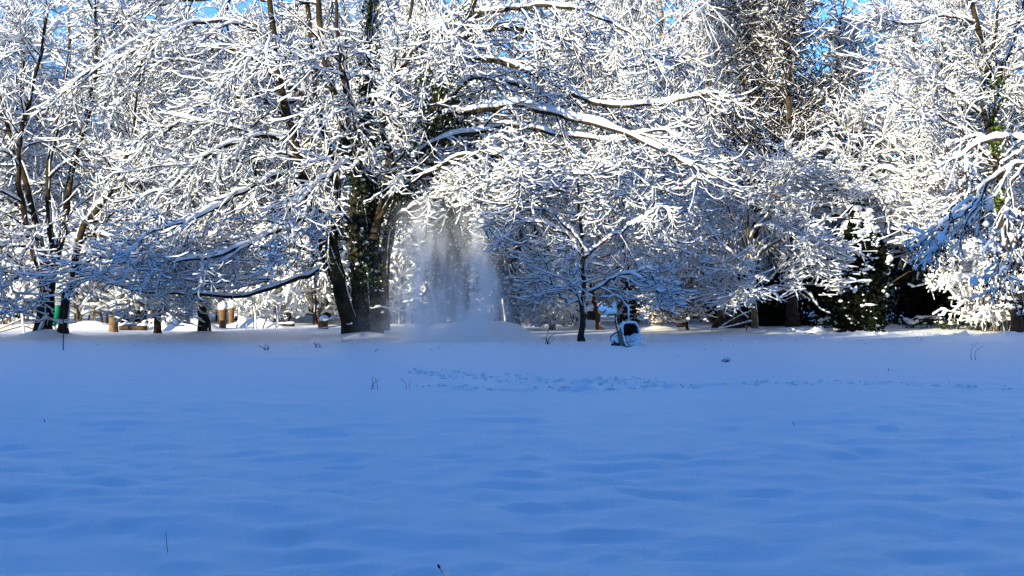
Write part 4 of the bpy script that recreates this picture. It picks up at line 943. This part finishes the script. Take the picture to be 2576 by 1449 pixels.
for s, hz in ((-1, 1.20), (1, 1.17)):
    p0 = cen - nn * 0.10 + tt * s * 0.17 - uu * 0.22; p1 = cen - nn * 0.13 + tt * s * 0.23 + uu * 0.3; p2 = cen - nn * 0.05 + tt * s * 0.27 + uu * (hz - 0.34)
    mb = MB(); one_tube(mb, [p0, p1, (p1 + p2) / 2 + nn * 0.01, p2], 0.020, 7, 10); hd = mb.build('handle', M['black'], wb)
    sb = MB()
    if s < 0:
        blobs(sb, np.array([p2 + np.array((0.01, 0, 0.03)), p2 - uu * 0.08 + np.array((0.015, 0, 0)), p2 - uu * 0.15 + np.array((0.02, 0, 0))]), np.array([0.062, 0.055, 0.038]), rng, 1.5, 0.06, (OV2, OF2), 0.05)
        snow_line(sb, [(p1 + p2) / 2, p1 * 0.7 + p2 * 0.3, p1], 0.02, 0.05, 0.03, rng, 14, 0.3, 0.6)
    else: snow_line(sb, [p1, (p1 + p2) / 2, p2, p2 + uu * 0.06], 0.02, 0.06, 0.034, rng, 20, 0.1, 0.9)
    sb.build('snow', M['snow'], hd)
lg = [cen - nh * 0.14 + uu * 0.14 - tt * 0.1, cen - nh * 0.34 + uu * 0.08 - tt * 0.1, cen - nh * 0.54 - uu * 0.02 - tt * 0.1, cen - nh * 0.58 - uu * 0.14 - tt * 0.1]
for s in (0, 1):
    q = [x + tt * 0.24 * s for x in lg]
    mb = MB(); one_tube(mb, q, 0.018, 6, 10); L = mb.build('leg', M['black'], wb)
    sb = MB(); snow_line(sb, q[:3], 0.018, 0.06, 0.045, rng, 14, 0.05, 0.3); sb.build('snow', M['snow'], L)
wc = cen - nh * 0.44 - np.array((0, 0, 0.21)); a = np.linspace(0, 2 * math.pi, 25)
ring = wc[None] + 0.135 * (np.cos(a)[:, None] * nh + np.sin(a)[:, None] * np.array((0, 0, 1.0)))
mb = MB(); tube(mb, ring[None], np.full((1, 25), 0.045), 8); wheel = mb.build('wheel', M['rubber'], wb)
mb = MB(); hub = wc[None] + 0.085 * (np.cos(a)[:-1, None] * nh + np.sin(a)[:-1, None] * np.array((0, 0, 1.0)))
mb.add(np.concatenate([hub - tt * 0.02, hub + tt * 0.02]), np.array([(i, (i + 1) % 24, (i + 1) % 24 + 24, i + 24) for i in range(24)])); mb.f.append(np.arange(24)[None, ::-1]); mb.f.append(np.arange(24, 48)[None]); mb.build('wheel_hub', M['tub'], wheel)
for s in (-1, 1):
    mb = MB(); one_tube(mb, [wc + tt * 0.07 * s, cen - nn * 0.15 + tt * 0.12 * s - uu * 0.16], 0.016, 6, 6); mb.build('fork', M['black'], wb)
sb = MB(); C = np.array([wc + np.array((0, 0, 0.15)) + nh * k * 0.07 - tt * 0.02 - np.array((0, 0, 0.03 * abs(k) ** 1.6)) for k in (-2, -1, 0, 1, 2)]); blobs(sb, C, np.array([0.075, 0.09, 0.10, 0.095, 0.08]), rng, 0.75, 0.05, (OV2, OF2), 0.06); sb.build('snow', M['snow'], wheel)

# ------------------------------------------------------------------ grass and dead stalks poking out of the snow
M['straw'] = plain('dark_dead_stalk', (0.035, 0.030, 0.026), 0.9, 0.1)
def tuft(px, y, lab, n=4, h=0.3, r=0.008, spread=0.35, name='grass_tuft', cat='grass tuft', curve=0.3):
    D = EYE * FP / (y - 724.5); b = on_ground(px, D, 0.03)
    root = thing(name, lab, cat, tuple(b), 'dead stalks poking out of the snow')
    for i in range(n):
        d = norm(np.array((rng.normal(0, spread), rng.normal(0, spread), 1.0))); L = h * (0.5 + 0.6 * rng.random())
        o0 = np.array((rng.normal(0, 0.04), rng.normal(0, 0.04), 0))
        mb = MB(); one_tube(mb, [o0, o0 + d * L * 0.55, o0 + d * L + np.array((rng.normal(0, curve) * L, 0, -0.1 * L))], [r, r * 0.5], 4, 5); mb.build('stalk', M['straw'], root)
tuft(672, 879, 'dark grass tuft in the snow below the low limb', 6, 0.26, 0.010)
tuft(800, 872, 'dark grass tuft left of the big tree foot', 5, 0.26, 0.009)
tuft(862, 858, 'dark twigs at the very foot of the big tree', 5, 0.22, 0.008, 0.6)
tuft(941, 882, 'single short dark twig below the big tree', 1, 0.22, 0.010, 0.6)
tuft(945, 974, 'forked dead stalks left of the trampled snow', 4, 0.26, 0.004, 0.22)
tuft(1032, 972, 'thin broken stalk at the trampled snow', 2, 0.2, 0.0035, 0.1)
tuft(1375, 864, 'bare curved twigs between heap and sapling', 6, 0.55, 0.010, 0.7)
tuft(1995, 1075, 'lone hair-thin stalk on the right of the field', 1, 0.10, 0.004, 0.05)
tuft(2232, 932, 'small dark stalk at the right-hand trail', 1, 0.14, 0.008, 0.1)
tuft(2450, 905, 'pair of hair-thin stalks near the right edge', 2, 0.45, 0.005, 0.12)
tuft(108, 1056, 'tiny dark stalk tip at the left of the field', 1, 0.07, 0.008, 0.1)
tuft(2572, 1258, 'bent stalk at the right picture edge', 1, 0.14, 0.004, 0.5)
b = on_ground(422, 7.37, 0.02); mb = MB(); one_tube(mb, [np.array((0, 0, 0)), np.array((-0.006, 0, 0.065)), np.array((-0.010, 0, 0.135))], [0.0022, 0.0014], 5, 6); o = mb.build('dead_stalk', M['straw']); o.location = b
tag(o, 'single upright dark stalk near the lower left', 'stalk', 'dead stalks poking out of the snow')
D = 6.86; b = on_ground(1120, D, 0.02); root = thing('seed_head', 'bent stalk with a small dark seed head at the bottom edge', 'stalk', tuple(b), 'dead stalks poking out of the snow')
mb = MB(); one_tube(mb, [np.array((0, 0, 0)), np.array((-0.018, 0, 0.028)), np.array((-0.036, 0, 0.055))], 0.0018, 5, 5); mb.build('stalk', M['straw'], root)
mb = MB(); one_tube(mb, [np.array((-0.028, 0, 0.046)), np.array((-0.036, 0, 0.058)), np.array((-0.040, 0, 0.070))], [0.003, 0.0075, 0.004], 7, 7, rng, 0.15); mb.build('head', M['black'], root)
b = on_ground(1825, 26.9, 0.02); root = thing('snowy_tussock', 'small dark tussock under a cap of snow on the right of the field', 'tussock', tuple(b))
mb = MB(); leaves(mb, rng.normal(0, 1, (26, 3)) * np.array((0.05, 0.04, 0.015)) + np.array((0, 0, 0.03)), 0.05, rng); q = mb.build('grass', M['straw'], root, smooth=False)
mb = MB(); blobs(mb, np.array([[0.02, 0, 0.09], [0.08, 0.01, 0.07]]), np.array([0.085, 0.06]), rng, 0.6, 0.08, (OV2, OF2)); mb.build('snow', M['snow'], root)

# ------------------------------------------------------------------ powder snow tumbling from the branches
b = on_ground(1150, 37.3, 0.0); x1 = (1050 - 1150) / FP * 37.3; x2 = (1218 - 1150) / FP * 37.3
v, f = boxv(0, 0, 2.15, 6.4, 2.4, 4.5)
mb = MB(); mb.add(v, f); 
m = bpy.data.materials.new('powder_snow_air'); m.use_nodes = True; nt = m.node_tree; nt.nodes.clear()
out = nt.nodes.new('ShaderNodeOutputMaterial'); vol = nt.nodes.new('ShaderNodeVolumePrincipled'); nt.links.new(vol.outputs[0], out.inputs['Volume'])
vol.inputs['Color'].default_value = (0.99, 0.99, 0.99, 1); vol.inputs['Anisotropy'].default_value = 0.0
tc = nt.nodes.new('ShaderNodeTexCoord'); sp = nt.nodes.new('ShaderNodeSeparateXYZ'); nt.links.new(tc.outputs['Object'], sp.inputs[0])
def mth(op, a, b_=None, c=None):
    n_ = nt.nodes.new('ShaderNodeMath'); n_.operation = op
    for i, q in enumerate((a, b_, c)):
        if q is None: continue
        if isinstance(q, (int, float)): n_.inputs[i].default_value = q
        else: nt.links.new(q, n_.inputs[i])
    return n_.outputs[0]
X, Y, Z = sp.outputs[0], sp.outputs[1], sp.outputs[2]
nw = nt.nodes.new('ShaderNodeTexNoise'); nw.inputs['Scale'].default_value = 0.9; nw.inputs['Detail'].default_value = 3; nt.links.new(tc.outputs['Object'], nw.inputs['Vector'])
X = mth('ADD', X, mth('MULTIPLY', mth('SUBTRACT', nw.outputs['Fac'], 0.5), 2.1))
mp = nt.nodes.new('ShaderNodeMapping'); mp.inputs['Scale'].default_value = (2.4, 2.4, 0.55); nt.links.new(tc.outputs['Object'], mp.inputs[0])
nz = nt.nodes.new('ShaderNodeTexNoise'); nz.inputs['Scale'].default_value = 1.7; nz.inputs['Detail'].default_value = 6; nz.inputs['Distortion'].default_value = 0.4; nt.links.new(mp.outputs[0], nz.inputs['Vector'])
N = mth('MULTIPLY', mth('MAXIMUM', mth('SUBTRACT', nz.outputs['Fac'], 0.41), 0.0), 6.0)
def gauss(xc, w, drift):
    e = mth('DIVIDE', mth('SUBTRACT', X, mth('ADD', mth('MULTIPLY', Z, drift), xc)), w)
    return mth('EXPONENT', mth('MULTIPLY', mth('MULTIPLY', e, e), -1.0))
ye = mth('DIVIDE', Y, 0.62); YG = mth('EXPONENT', mth('MULTIPLY', mth('MULTIPLY', ye, ye), -1.0))
topf = mth('MINIMUM', mth('MAXIMUM', mth('DIVIDE', mth('SUBTRACT', 4.3, Z), 2.2), 0.0), 1.0)
cols = mth('ADD', mth('MULTIPLY', gauss(x1, 0.42, 0.05), 0.75), mth('ADD', mth('MULTIPLY', gauss(x2, 0.30, -0.04), 0.9), mth('MULTIPLY', gauss((x1 + x2) / 2, 1.0, 0.0), 0.22)))
basec = mth('MULTIPLY', mth('EXPONENT', mth('DIVIDE', Z, -0.7)), mth('MULTIPLY', gauss((x1 + x2) / 2 + 0.2, 1.5, 0.0), 1.1))
dens = mth('MULTIPLY', mth('MULTIPLY', mth('ADD', mth('MULTIPLY', mth('MULTIPLY', cols, topf), N), mth('MULTIPLY', basec, mth('ADD', mth('MULTIPLY', N, 0.5), 0.4))), YG), 4.0)
nt.links.new(dens, vol.inputs['Density'])
m.cycles.volume_step_rate = 1.0
powder = mb.build('powder_snow', m, None, smooth=False); powder.location = b
tag(powder, 'curtain of powder snow falling from the limbs beside the big trunk', None, kind='stuff')
nfl = 6000; t = rng.random(nfl) ** 0.8
C = np.stack([np.where(rng.random(nfl) < 0.5, rng.normal(x1 - 0.05, 0.55, nfl), rng.normal(x2 - 0.2, 0.6, nfl)), rng.normal(0, 0.5, nfl), 0.1 + t * 3.6], 1)
mb = MB(); V0, F0 = octa_sphere(0); blobs(mb, C, 0.0042 * np.exp(rng.normal(0, 0.5, nfl)), rng, 1.3, 0.1, (V0, F0)); fl = mb.build('snow_flakes', M['snow'], powder); fl['kind'] = 'stuff'
print('all', round(_t.time() - _t0, 1))
